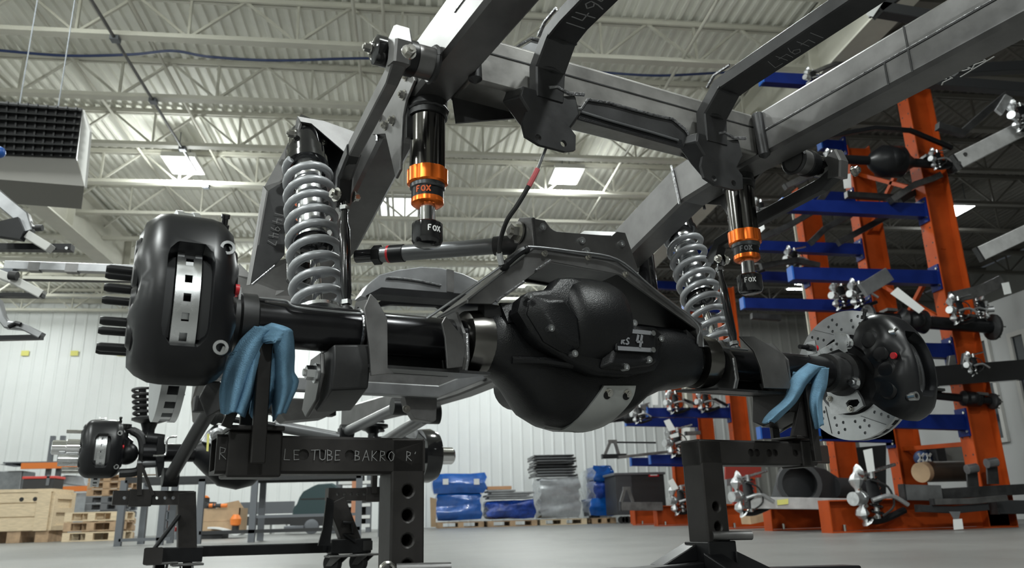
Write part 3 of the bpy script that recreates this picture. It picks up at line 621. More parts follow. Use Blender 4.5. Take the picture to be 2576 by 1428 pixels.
mb.f += [(i*n_, (i+1)*n_, o_+(i+1)*n_, o_+i*n_) for i in range(m_-1)]+[((i+1)*n_+n_-1, i*n_+n_-1, o_+i*n_+n_-1, o_+(i+1)*n_+n_-1) for i in range(m_-1)]
def onplate(x, y): d_ = ray(x, y).normalized(); return bv.ray_cast(EYE, d_)[0] or V(0, .1, -.1)
ho = MB()
for u_ in (-.045, .012): ho.cyl(V(u_, .13, -.108), V(u_, .07, -.108), .0085, n=12); ho.cyl(V(u_, .13, -.113), V(u_, .07, -.113), .0085, n=12)
sp = link('skid_plate', mb, mat('brushed_steel_plate', (.42, .43, .42), .45, .6, .06, 10), ax, angle=40)
for x, y in ((1526, 985), (1574, 987)):
    q_ = onplate(x, y); dn = (RA*.9-ZA*.45).normalized(); link('slot', MB().cyl(onplate(x-3, y+6)+dn*.004, onplate(x-3, y+6)+dn*.0085, .009, n=14), black, sp, flat=True); bolt('bolt', q_+dn*.006, dn, .0075, .009, sp)
# truss over the housing
tru = [(-.350, .070), (-.191, .203), (.026, .203), (.262, .075), (.262, .02)]
trl = [(.248, .02), (.246, .062), (.034, .170), (-.150, .176), (-.296, .066), (-.350, .062)]
ts = link('truss', MB().prism([V(a, .066, b) for a, b in tru+trl], -RA*.007), steel, ax, bevel=.0012)
link('truss_skirt', MB().prism([V(a, -.09, b) for a, b in tru+trl], RA*.007), steel_d, ts, flat=True)
for (a, b), (c, d) in zip(tru, tru[1:]): link('truss_top', MB().prism([V(a, .064, b), V(c, .064, d), V(c, -.09, d), V(a, -.09, b)], -ZA*.006 if abs(c-a) > .01 else -UA*.006), steel, ts, flat=True)
for (a, b), (c, d) in zip(trl[1:5], trl[2:6]): link('truss_floor', MB().prism([V(a, .058, b+.004), V(c, .058, d+.004), V(c, -.08, d+.004), V(a, -.08, b+.004)], ZA*.004), black, ts, flat=True)
link('weld_seam', MB().sweep([V(-.288, .069, .072), V(-.22, .069, .122)], .003, 6), weldm, ts); link('weld_seam', MB().sweep([V(-.19, .069, .15), V(-.152, .069, .178)], .003, 6), weldm, ts)
link('truss_lip', MB().sweep([V(a, .0665, b) for a, b in tru], .0022, 6), steel_l, ts)
link('truss_post', MB().prism([V(-.305, .05, .07), V(-.265, .05, .07), V(-.265, .05, -.01), V(-.305, .05, -.01)], -RA*.03), steel_d, ts, flat=True)
link('truss_post', MB().prism([V(.262, .06, .03), V(.22, .06, .06), V(.22, .06, -.03), V(.262, .06, -.03)], -RA*.03), steel_d, ts, flat=True)
for x, y in ((1369, 637), (1479, 647), (1573, 690)): bolt('bolt', pr(x, y, .066), RA, .006, .007, ts)
# upper link bracket on the truss
ul = [(1337, 548), (1371, 554), (1387, 576), (1400, 582), (1539, 593), (1552, 582), (1573, 585), (1608, 684), (1560, 662), (1343, 632)]
lk = link('upper_link_bracket', MB().prism([pr(x, y, .035) for x, y in ul], -RA*.007), steel, ts, bevel=.001)
p = [lo(pr(x, y, .03)) for x, y in ((1337, 548), (1343, 625))]
link('bracket_end', MB().prism([V(p[0].x, .035, p[0].z), V(p[0].x-.002, -.02, .305), V(p[0].x-.004, -.075, .27), V(p[0].x-.004, -.085, .20), V(p[1].x, .035, .205)], UA*.007), steel, lk, bevel=.001)
link('bracket_top', MB().prism([pr(1455, 590, .03), pr(1545, 592, .03), pr(1548, 583, -.05), pr(1470, 580, -.05)], -ZA*.005), steel_l, lk, flat=True)
link('bracket_back', MB().prism([pr(x, y, -.07) for x, y in ((1345, 560), (1380, 570), (1400, 585), (1530, 590), (1560, 640), (1350, 630))], -RA*.006), steel_d, lk, flat=True)
bolt('pivot_bolt', V(p[0].x-.004, -.02, .268), -UA, .019, .022, lk)
for x, y in ((1364, 571), (1463, 605), (1475, 631), (1563, 613)): link('bolt', MB().lathe(pr(x, y, .037), RA, [(-.004, .0085), (.004, .0085), (.004, .0045), (0, .004)], 12), alu, lk)
# hard brake lines along axle and truss
tag(link('brake_line', MB().sweep(catmull([pr(640, 749, .02), pr(690, 753, .03), pr(722, 758, .035), pr(745, 772, .045), pr(850, 784, .046), pr(925, 790, .05), pr(985, 795, .06), pr(1065, 801, .05), pr(1080, 796, .05), pr(1165, 738, .07), pr(1260, 670, .075), pr(1322, 628, .075), pr(1340, 621, .075), pr(1440, 632, .075), pr(1552, 652, .075), pr(1640, 722, .075), pr(1752, 812, .075), pr(1755, 850, .07), pr(1758, 868, .06), pr(1800, 872, .05), pr(1880, 880, .05)], 5), .0026, 8), steel_l, loc=pr(1080, 796, .05)), 'thin silver hard brake line running along the axle tube and over the truss', 'brake line')
mb = MB().sweep(catmull([pr(1268, 668, .07), pr(1300, 640, .08), pr(1322, 626, .08)], 5), .008, 8); mb.sphere(pr(1268, 668, .07), .012); mb.sphere(pr(1322, 628, .08), .010)
tag(link('brake_fitting', mb, black, loc=pr(1290, 650, .07)), 'small black brake line tee lying on the truss shoulder', 'fitting')
o = thing('brake_hose', pr(1365, 390, .23), 'black flexible brake hose hanging from the crossmember bracket to the axle', 'hose')
hp = catmull([pr(1385, 345, .20), pr(1367, 388, .21), pr(1352, 425, .21), pr(1330, 468, .20), pr(1302, 515, .18), pr(1275, 555, .15), pr(1260, 600, .11), pr(1256, 635, .09), pr(1262, 664, .08)], 6)
link('rubber_hose', MB().sweep(hp[12:45], .0048, 8), rubber, o)
link('steel_pipe', MB().sweep(hp[:13], .003, 8), steel_l, o); link('red_sleeve', MB().sweep(hp[12:19], .0054, 8), mat('faded_red_sleeve', (.5, .10, .11), .5), o); link('end_fitting', MB().sweep(hp[42:], .0065, 8), alu, o)
# cross link (panhard) from the left rail to the truss bracket
o = thing('panhard_bar', pr(1080, 630, -.15), 'grey tubular panhard bar with black ends behind the bump stop', 'suspension link')
pa, pb = V(-.425, -.30, .266), V(p[0].x+.03, -.03, .250)
d = (pb-pa)
link('tube', MB().cyl(pa.lerp(pb, .02), pa.lerp(pb, .82), .019, n=24), mat('grey_link_paint', (.17, .175, .18), .35, .6), o)
link('end_sleeve', MB().cyl(pa.lerp(pb, .78), pa.lerp(pb, .98), .0225, n=24), steel_d, o)
link('rod_end', MB().cyl(pa.lerp(pb, -.12), pa.lerp(pb, .03), .016, n=16), gloss, o); link('jam_nut', MB().cyl(pa.lerp(pb, .0), pa.lerp(pb, .05), .024, n=6), black, o)
link('clamp_band', MB().cyl(pa.lerp(pb, .11), pa.lerp(pb, .20), .0215, n=20), black, o); link('red_seal', MB().cyl(pa.lerp(pb, .095), pa.lerp(pb, .11), .0212, n=20), redp, o)
# ------------------------------------------------------------------ coilovers
def coilover(s):
    lab = 'coil spring shock absorber with silver spring beside the left axle tube and sway bar link' if s < 0 else 'coil spring shock absorber with silver spring in front of the orange rack foot'
    T, B = V(s*.590, -.345, .520), V(s*(.580 if s < 0 else .555), -.185, .055); d = (B-T).normalized(); L = (B-T).length
    o = thing('coilover_shock', B, lab, 'shock absorber', 'rear coilover shocks')
    at = lambda t: T+d*t
    link('top_cap', MB().lathe(at(-.075), d, [(0, .012), (.004, .036), (.03, .040), (.06, .041), (.065, .046), (.095, .046), (.098, .051), (.115, .051), (.117, .04)], 32), gloss, o)
    link('shock_body', MB().lathe(at(.0), d, [(.035, .034), (.06, .034), (.062, .031), (.255, .031), (.258, .034), (.275, .034)], 32), alu, o)
    for k in range(4): link('adjuster_ring', MB().lathe(at(.075+k*.055), d, [(0, .0312), (.001, .0335), (.014, .0335), (.015, .0312)], 28), alu, o)
    link('bump_rubber', MB().lathe(at(.270), d, [(0, .02), (.002, .043), (.018, .043), (.03, .03), (.032, .012)], 28), gloss, o)
    link('shaft', MB().cyl(at(.29), at(L-.01), .011, n=20), chrome, o)
    link('lower_seat', MB().lathe(at(L-.03), d, [(0, .03), (.004, .056), (.012, .056), (.02, .03)], 28), alu, o)
    e = d.orthogonal().normalized(); g = d.cross(e); pts = []; turns = 9.6; n = int(turns*22)
    for i in range(n+1):
        t = i/n; a = 2*PI*turns*t; f = min(1, t/.07); f2 = min(1, (1-t)/.07); tt = .046+(L-.071)*t
        if t < .07: tt = .046+(L-.071)*(.05*(t/.07)**1.4+.02*(t/.07))
        pts.append(at(tt)+(e*math.cos(a)+g*math.sin(a))*(.0505+.003*math.sin(PI*t)))
    link('spring', MB().sweep(pts, .0096, 8), springm, o, angle=80)
    r0, r1 = V(s*(.582 if s < 0 else .52), -.44, .47), V(s*(.580 if s < 0 else .50), -.40, .20)
    rv = link('reservoir', MB().lathe(r0, r1-r0, [(0, .02), (.005, .028), ((r1-r0).length-.01, .028), ((r1-r0).length, .02)], 24), gloss, o)
    for a, b in ((.15, .26), (.34, .55), (.66, .74)) if s < 0 else ((.80, .9),):
        link('orange_decal', MB().lathe(r0.lerp(r1, a), r1-r0, [(0, .0283), ((r1-r0).length*(b-a), .0283)], 24), decalo, rv)
for s in (-1, 1): coilover(s)
# ------------------------------------------------------------------ hydraulic bump stops
canm = mat('smoked_chrome', (.15, .145, .14), .14, 1)
def bump(s):
    lab = 'hydraulic bump stop with bright orange collar under the left rail' if s < 0 else 'hydraulic bump stop with orange collar beside the orange rack and blue arms'
    c = lambda z: V(s*.438, .066, z)
    o = thing('bump_stop', c(.169), lab, 'bump stop', 'hydraulic bump stops')
    link('canister', MB().cyl(c(.325), c(.475), .0365, n=40), canm, o)
    mb = MB(); rs = []
    for z, R in ((.334, .038), (.333, .0415), (.303, .0415), (.300, .037)):
        rs.append([c(z)+(UA*math.cos(2*PI*j/48)+RA*math.sin(2*PI*j/48))*(R-(.0022 if j % 6 in (0, 1) and R > .04 else 0)) for j in range(48)])
    link('collar', MB().rings(rs), orange_a, o, angle=20)
    link('grey_ring', MB().lathe(c(.300), -ZA, [(0, .036), (.008, .0355), (.010, .033)], 32), mat('grey_anodised', (.10, .105, .11), .3, .8), o)
    lb = link('label_band', MB().cyl(c(.270), c(.292), .0325, n=32), black, o)
    link('band_lettering', curved_text(MB(), 'FOX', c(.2755), ZA, (EYE-c(.28)) - (_R*.35 if s < 0 else _R*-.1), .0328, .0125, .0028), decalo if s < 0 else decalg, lb, flat=True)
    link('orange_ring', MB().lathe(c(.270), -ZA, [(0, .0325), (.006, .033), (.010, .033), (.014, .028), (.016, .018)], 32), orange_a, o)
    link('shaft', MB().cyl(c(.205), c(.262), .0165, n=28), chrome, o)
    cp = link('cap', MB().lathe(c(.219), -ZA, [(0, .017), (.001, .028), (.004, .031), (.038, .031), (.046, .027), (.050, .018)], 36), gloss, o)
    link('cap_lettering', curved_text(MB(), 'FOX', c(.193), ZA, (EYE-c(.2))+_R*(.85 if s < 0 else .15), .0313, .0115, .0022), decalw, cp, flat=True)
for s in (-1, 1): bump(s)
# ------------------------------------------------------------------ sway bar
sw = thing('sway_bar', V(0, .235, .52), 'sway bar with angled steel arm and black splined end clamped beside the bright rail', 'sway bar')
def swaybar(s):
    c0 = MS(pu(1090, 163, -.487), s); q = lo(c0); cu = lambda u: V(s*u, q.y, q.z)
    link('housing_tube', MB().cyl(cu(.485), cu(.525), .031, n=32), steel, sw)
    link('weld_seam', MB().sweep([V(s*.488, q.y+.033*math.cos(t/20*2*PI), q.z+.033*math.sin(t/20*2*PI)) for t in range(21)], .0055, 6), steel_d, sw)
    link('bearing_cap', MB().lathe(cu(.524), UA*s, [(0, .030), (.004, .034), (.02, .034), (.024, .030), (.032, .030)], 32), black, sw)
    for a in (0, 120, 240): link('cap_screw', MB().cyl(V(s*.548, q.y+.026*math.cos(math.radians(a+250)), q.z+.026*math.sin(math.radians(a+250))), V(s*.562, q.y+.026*math.cos(math.radians(a+250)), q.z+.026*math.sin(math.radians(a+250))), .004, n=8), zinc, sw)
    link('splined_end', MB().lathe(cu(.56), UA*s, [(0, .028), (.044, .028), (.048, .022), (.052, .010)], 18), gloss, sw); bolt('end_bolt', cu(.612), UA*s, .009, .012, sw)
    P = [MS(pu(x, y, u_), s) for x, y, u_ in ((1004, 98, -.575), (1006, 140, -.575), (985, 195, -.573), (935, 290, -.567), (893, 372, -.560), (866, 440, -.553), (856, 500, -.549))]
    ar_ = link('sway_arm', MB().sweep(P, 0, prof=recprof(.034, .024, .003), up=UA), steel if s < 0 else steel_d, sw, angle=10)
    cl = link('clamp_block', MB().sweep([MS(pu(x, y, -.575), s) for x, y in ((1004, 88), (1008, 115), (1003, 165))], 0, prof=recprof(.040, .032, .005), up=UA), steel, sw, angle=10)
    bolt('clamp_bolt', MS(pu(1016, 148, -.575), s)+RA*.022, RA, .010, .014, cl)
    link('arm_clevis', MB().sweep([MS(pu(x, y, u_), s) for x, y, u_ in ((890, 378, -.560), (866, 440, -.553), (860, 508, -.548))], 0, prof=recprof(.034, .030, .006), up=UA), black, sw, angle=10)
    bolt('clevis_bolt', MS(pu(848, 490, -.565), s), (UA*s*.8+RA*.3), .012, .014, sw); bolt('clevis_bolt', MS(pu(876, 492, -.545), s)+UA*(-s)*.012, -UA*s, .009, .012, sw)
    o = thing('sway_bar_link', MS(pu(870, 770, -.58), s), 'black adjustable link rod with silver nuts beside the %s coil spring' % ('left' if s < 0 else 'right'), 'link', 'sway bar links')
    a, b = V(s*.548, -.147, .325), V(s*.544, -.115, .083); d = b-a
    link('rod', MB().lathe(a, d, [(0, .0075), (d.length*.2, .0075), (d.length*.28, .0115), (d.length*.42, .0115), (d.length*.88, .0115), (d.length*.94, .009), (d.length, .009)], 18), gloss, o)
    link('jam_nut', MB().cyl(a.lerp(b, .045), a.lerp(b, .085), .012, n=6), alu, o); link('jam_nut', MB().cyl(a.lerp(b, .96), a.lerp(b, 1.0), .0125, n=6), alu, o)
    link('rod_end', MB().sphere(b+d.normalized()*.012, .014, 12, 8), steel_d, o)
for s in (-1, 1): swaybar(s)
# ------------------------------------------------------------------ discs and calipers
def rotor(s, u, r0, z0, R, lab, grp, holes=True, name='brake_disc'):
    c = lambda du, a=0, b=0: V(s*(u+du), r0+a, z0+b)
    o = thing(name, c(0), lab, 'brake disc', grp)
    cut = MB()
    if holes:
        for k in range(12):
            for j, (rr, da) in enumerate(((.128, 0), (.145, 5), (.163, 9), (.150, 16), (.132, 13))):
                t = math.radians(k*30+da); cut.cyl(c(-.03, rr*math.cos(t), rr*math.sin(t)), c(-.009, rr*math.cos(t), rr*math.sin(t)), .0045, n=8)
    f = link('friction_ring', MB().pipe(c(-.018), c(-.008), R, R*.62, 64), rotorm, o, cut=cut if holes else None)
    link('friction_ring', MB().pipe(c(.008), c(.018), R, R*.62, 64), rotorm, o)
    for k in range(30):
        t = math.radians(k*12); p0 = c(0, R*.64*math.cos(t), R*.64*math.sin(t)); p1 = c(0, R*.985*math.cos(t), R*.985*math.sin(t)); link('vane', MB().beam(p0, p1, .018, .016, UA), rotorm, o, flat=True)
    for k in range(6):
        t = math.radians(k*60+40); t2 = math.radians(k*60+62); link('slot', MB().beam(c(-.0182, R*.66*math.cos(t), R*.66*math.sin(t)), c(-.0182, R*.97*math.cos(t2), R*.97*math.sin(t2)), .0008, .003, UA), steel_d, f, flat=True)
    link('hat', MB().lathe(c(-.012), UA*s, [(0, R*.64), (.002, R*.50), (.05, R*.46), (.055, R*.2), (.056, .01)], 40), mat('dark_disc_hat', (.03, .03, .032), .4, .7), o)
    return o
def caliper(s, u, r0, z0, name, lab, grp, R=.178, a0=-36, a1=54, window=True, W=None):
    W = W or (.072 if s < 0 else .066)
    o = thing(name, V(s*u, r0+R, z0), lab, 'brake caliper', grp)
    n = 22; rs = []
    for i in range(n+1):
        t = i/n; e = min(t, 1-t); k = 1 if e > .16 else (.55+.45*math.sin(e/.16*PI/2)); th = math.radians(a0+(a1-a0)*t)
        ro, ri, hw = R+.038*1.0, R-.078, W*(.80+.20*k)
        ro = ri+(ro-ri)*(.62+.38*k)
        lobes = .005*math.cos(t*2*PI*3)
        pf = [(-hw-lobes, ri+.012), (-hw-lobes, ro-.045), (-hw+.006, ro-.022), (-hw+.024, ro-.004), (-hw+.04, ro), (hw-.04, ro), (hw-.024, ro-.004), (hw-.006, ro-.022), (hw+lobes, ro-.045), (hw+lobes, ri+.012), (hw-.02, ri), (-hw+.02, ri)]
        rs.append([V(s*(u)+a, r0+b*math.cos(th), z0+b*math.sin(th)) for a, b in pf])
    cut = None
    if window:
        cut = MB(); wr = []
        for i in range(13):
            t = i/12; th = math.radians(a0+(a1-a0)*(.21+.48*t)); e = min(t, 1-t); hw = .034*(1 if e > .15 else .55+.45*math.sin(e/.15*PI/2))
            wr.append([V(s*u+a, r0+b*math.cos(th), z0+b*math.sin(th)) for a, b in ((-hw, R-.055), (-hw, R+.08), (hw, R+.08), (hw, R-.055))])
        cut.rings(wr)
    b = link('body', MB().rings(rs), anod, o, cut=cut, angle=40)
    for t in (.16, .76):
        th = math.radians(a0+(a1-a0)*t); rr = R+.008; e = Vec(RA*math.cos(th)+ZA*math.sin(th))
        p0 = V(s*(u-W+.020), r0+(R+.022)*math.cos(th), z0+(R-.004)*math.sin(th))
        link('bridge_bolt', MB().lathe(p0, RA, [(0, .0115), (.022, .0115), (.022, .007), (.010, .0065)], 18), alu, o)
        link('bolt_boss', MB().lathe(p0-RA*.03, RA, [(0, .013), (.032, .0135), (.034, .012)], 16), anod, o)
    for t in (.22, .42, .62, .80):
        th = math.radians(a0+(a1-a0)*t); e = RA*math.cos(th)+ZA*math.sin(th)
        for q in (-1, 1): link('piston_boss', MB().lathe(V(s*u, r0, z0)+e*(R-.03)+UA*q*(W-.02), UA*q, [(0, .026), (.018, .026), (.024, .020), (.025, .005)], 24), anod, o)
    th = math.radians(a0+(a1-a0)*.52); e = RA*math.cos(th)+ZA*math.sin(th)
    link('inlet_plug', MB().lathe(V(s*u, r0, z0)+e*(R+.002)-UA*s*(W-.002), -UA*s, [(0, .0085), (.006, .0085), (.006, .0005)], 18), redp, o)
    th = math.radians(a1-1); e = RA*math.cos(th)+ZA*math.sin(th)
    link('bleed_screw', MB().lathe(V(s*(u-W*.75), r0, z0)+e*(R+.006), e+ZA*.3, [(0, .008), (.01, .008), (.011, .005), (.02, .005), (.021, .007), (.028, .007)], 12), gloss, o)
    if window:
        for q in (-1, 1):
            wr = [[V(s*u+a, r0+bb*math.cos(math.radians(aa)), z0+bb*math.sin(math.radians(aa))) for a, bb in ((q*.020, R-.05), (q*.020, R+.006), (q*.036, R+.006), (q*.036, R-.05))] for aa in [a0+(a1-a0)*(.23+.44*i/8) for i in range(9)]]
            link('brake_pad', MB().rings(wr), mat('dark_grey_brake_pad', (.035, .036, .038), .7), o, angle=30)
    if window:
        bars = MB(); cu2 = MB(); wr = []
        for i in range(11):
            th = math.radians(a0+(a1-a0)*(.19+.50*i/10)); wr.append([V(s*u+a, r0+b_*math.cos(th), z0+b_*math.sin(th)) for a, b_ in ((-.018, R+.007), (-.018, R+.010), (.018, R+.010), (.018, R+.007))])
        for i in range(5):
            th = math.radians(a0+(a1-a0)*(.24+.10*i)); e = RA*math.cos(th)+ZA*math.sin(th); t2 = -RA*math.sin(th)+ZA*math.cos(th)
            cu2.box(V(s*u, r0, z0)+e*(R+.008), UA, t2, e, .011, .013, .02)
        link('pad_retainer', MB().rings(wr), alu, o, cut=cu2, angle=30)
    return o
rotor(-1, .882, 0, 0, .182, 'silver vented brake disc edge showing below the large black caliper', None)
rotor(1, .860, 0, 0, .178, 'silver drilled and slotted brake disc at the right end of the axle', None)
caliper(-1, .882, 0, -.018, 'brake_caliper', 'large black brake caliper with slotted silver window strip beside the coil spring', 'rear brake calipers', a0=-40, a1=53)
caliper(1, .875, 0, -.02, 'brake_caliper', 'black brake caliper with small red plug over the drilled disc', 'rear brake calipers', R=.172, a0=-40, a1=62)
def hub(s, u, r0, lab, n, L, m):
    o = thing('wheel_hub', V(s*u, r0, 0), lab, 'wheel hub')
    link('flange', MB().lathe(V(s*u, r0, 0), UA*s, [(0, .03), (.002, .088), (.02, .088), (.022, .045), (.05, .042), (.052, .01)], 36), steel_d, o)
    for k in range(n):
        t = 2*PI*k/n+.3; p_ = V(s*(u+.02), r0+.070*math.cos(t), .070*math.sin(t)); link('wheel_stud', MB().lathe(p_, UA*s, [(0, .0075), (L-.006, .0075), (L, .0055)], 12), m, o)
    return o
hub(-1, .90, 0, 'wheel hub with long black studs sticking out left of the big caliper', 8, .075, black)
hub(1, .885, 0, 'wheel hub with black studs behind the drilled brake disc', 8, .07, black)
# bracketry of the right brake
o = thing('parking_brake_bracket', pu(2100, 870, .83), 'bare aluminium caliper bracket bolted beside the right brake disc', 'bracket')
ho = MB(); 
link('arm', MB().prism([pu(x, y, .815) for x, y in ((2062, 879), (2066, 894), (2110, 878), (2124, 888), (2132, 884), (2130, 862), (2138, 856), (2130, 840), (2096, 834), (2100, 858))], UA*.008), alu, o, bevel=.001)
for x, y in ((2105, 865), (2091, 879)): link('screw', MB().cyl(pu(x, y, .813), pu(x, y, .818), .004, n=10), steel_d, o)
bolt('bolt', pu(2137, 864, .81), -UA, .011, .012, o, alu)
pl = [(2080, 985), (2100, 975), (2150, 975), (2165, 1000), (2172, 1020), (2150, 1035), (2105, 1042), (2090, 1040)]
ho = MB().prism([pu(x, y, .78) for x, y in ((2102, 1012), (2110, 1004), (2132, 1002), (2137, 1010), (2130, 1020), (2108, 1025))], UA*.1)
link('lower_plate', MB().prism([pu(x, y, .82) for x, y in pl], UA*.010), cast, o, cut=ho, flat=True)
for x, y in ((2087, 1003), (2134, 984), (2140, 1028)): bolt('bolt', pu(x, y, .82), -UA, .007, .008, o)
bolt('bolt', pu(2152, 962, .80), -UA, .013, .014, o, alu)
# brake line ends with red caps
for x, y, r_, w in ((592, 750, .02, 'brake line fitting with red cap between the caliper and coil spring'), (2045, 875, .03, 'brake line fitting with red cap in front of the drilled disc')):
    s = -1 if x < 1000 else 1; p_ = pr(x, y, r_)
    o = thing('brake_line_fitting', p_, w, 'fitting', 'red capped brake fittings')
    link('red_cap', MB().cyl(p_+UA*s*.012, p_+UA*s*-.002, .009, n=14), redp, o); link('tab', MB().box(p_-UA*s*.005, UA, RA, ZA, .004, .03, .034), alu, o)
    link('nut', MB().cyl(p_-UA*s*.006, p_-UA*s*.022, .009, n=6), steel_d, o); link('sleeve', MB().cyl(p_-UA*s*.02, p_-UA*s*.05, .006, n=10), black, o)
# ------------------------------------------------------------------ axle stands
def stand(s):
    o = thing('axle_stand', V(s*.45, .03, -AX0.z+.0), 'dark steel axle stand with chalk lettered square arm under the left axle tube' if s < 0 else 'dark steel axle stand with holed square post under the right axle tube', 'axle stand', 'axle stands')
    cp = .46 if s < 0 else .285; T = .066; zt, zb_ = (-.203, -.268) if s < 0 else (-.190, -.248)
    rc = .0; w = T/2
    cut = MB()
    us = (-.80, -.42)
    # post
    for k in range(5): cut.cyl(V(s*cp-.1*s, rc, -.30-.046*k if s < 0 else -.335-.05*k), V(s*cp+.1*s, rc, -.30-.046*k if s < 0 else -.335-.05*k), .0085, n=12) if False else cut.cyl(V(s*cp, rc-.015, (-.298 if s < 0 else -.34)-.0435*k), V(s*cp, rc+.1, (-.298 if s < 0 else -.34)-.0435*k), .0105, n=12)
    link('post', MB().beam(V(s*cp, rc, zt), V(s*cp, rc, -.50), T, T, RA), standm, o, cut=cut, bevel=.004)
    uo = .80 if s < 0 else .635
    cut = MB()
    hs_ = (.655, .625, .572, .52, .495) if s < 0 else (.41, .43, .47, .49, .56)
    for h in hs_: cut.cyl(V(s*h, rc+.0, (zt+zb_)/2), V(s*h, rc+.1, (zt+zb_)/2), .0095, n=12)
    a, b = V(s*cp, rc, (zt+zb_)/2), V(s*uo, rc, (zt+zb_)/2); hh = zt-zb_
    arm = MB()
    for sg, (y0, y1) in enumerate(((-w, -w+.006), (w-.006, w))): arm.vbox(s*cp, s*uo, rc+y0, rc+y1, zb_, zt)
    arm2 = MB().sweep([V(s*(cp-.033), rc, (zt+zb_)/2), V(s*uo, rc, (zt+zb_)/2)], 0, prof=recprof(hh, T, .006), up=RA)
    inner = MB().sweep([V(s*(cp+.05), rc, (zt+zb_)/2), V(s*(uo+.05), rc, (zt+zb_)/2)], 0, prof=recprof(hh-.012, T-.012, .004), up=RA)
    inner.add(cut.v, cut.f)
    ao = link('arm', arm2, standm, o, cut=inner, angle=30)
    if s > 0: link('inner_sleeve', MB().vbox(.62, .69, rc-.026, rc+.026, zb_+.006, zt-.006), mat('brown_tube', (.05, .036, .032), .5, .3), o, bevel=.003)
    us_ = .738 if s < 0 else .60
    sl = link('sliding_collar', MB().vbox(s*us_-.045, s*us_+.045, rc-w-.006, rc+w+.006, zb_-.006, zt+.006) if s < 0 else MB().vbox(s*us_-.02, s*us_+.02, rc-w-.004, rc+w+.004, zb_-.004, zt+.004), standm, o, bevel=.004)
    link('saddle_plate', MB().vbox(s*us_-.045, s*us_+.045, rc-.035, rc+.05, zt+.006, zt+.014), standm, o, bevel=.002)
    link('saddle_post', MB().beam(V(s*us_-.0, rc+.062, zt-.05), V(s*us_+.0, rc+.062, -.048), .024, .012, RA), standm, o, bevel=.002)
    link('saddle_post', MB().beam(V(s*us_, rc-.062, zt+.0), V(s*us_, rc-.062, -.035), .024, .012, RA), standm, o, bevel=.002)
    link('saddle_web', MB().prism([V(s*us_, rc+.055, zt+.01), V(s*us_-.06 if s < 0 else s*us_-.055, rc+.045, zt+.012), V(s*us_-.01, rc+.055, -.06), V(s*us_+.01, rc+.055, -.06)], -RA*.010) if s > 0 else MB().beam(V(s*us_-.052, rc+.045, zt+.01), V(s*us_-.004, rc+.055, -.06), .016, .010, RA), standm, o, bevel=.001)
    link('cradle', MB().prism([V(s*us_-.02, .058, -.05), V(s*us_-.02, .0, -.085), V(s*us_-.02, -.058, -.05), V(s*us_-.02, -.058, -.065), V(s*us_-.02, .0, -.10), V(s*us_-.02, .058, -.065)], UA*.04), standm, o, flat=True)
    zs = -.445 if s < 0 else -.415
    link('socket', MB().vbox(s*cp-.041, s*cp+.041, rc-.041, rc+.041, -.56, zs), black, o, bevel=.003)
    pn = link('lock_pin', MB().cyl(V(s*cp-.02, rc+.03, zs+.012), V(s*cp+.075, rc+.055, zs+.010), .010, n=16), steel, o)
    if s < 0: link('pin_eye', MB().sweep([V(s*cp-.04+.014*math.cos(t/10*2*PI), rc+.04, zs+.01+.014*math.sin(t/10*2*PI)) for t in range(11)], .004, 6), zinc, pn)
    dz = ZA*(-.07 if s < 0 else 0)
    for e0, e1 in ((V(s*cp, rc, -.50), V(s*cp+.46, rc+.0, -.515)), (V(s*cp, rc, -.48), V(s*cp-.46, rc, -.495)), (V(s*cp, rc, -.50), V(s*cp, rc-.42, -.515)), (V(s*cp, rc, -.50), V(s*cp, rc+.26, -.515))):
        e0, e1 = e0+dz, e1+dz
        link('leg', MB().beam(e0, e1, .06, .05), black, o, bevel=.004); d = (e1-e0).normalized(); sd = d.cross(ZA)
        link('gusset', MB().prism([e0+d*.03+ZA*.065, e0+d*.14+ZA*.024, e0+d*.03+ZA*.024], sd*.05), black, o, bevel=.003)
        link('foot', MB().cyl(Vec((e1.x, e1.y, 0))-d*.04, e1-d*.04, .025, n=14), rubber, o)
    if s < 0:
        for tx, u_, h_, av in (("R'", -.797, .020, 1.0), ('LE', -.690, .018, 1.25), ('TUBE', -.642, .018, 1.05), ('BAKRO', -.565, .0175, 1.28), ("R'", -.466, .017, 1.2)): link('chalk_word', strokes(MB(), tx, V(u_, rc+w+.0004, zb_+.023), UA, ZA, h_, .0010, n=RA, adv=av), chalk, ao, flat=True)
for s in (-1, 1): stand(s)
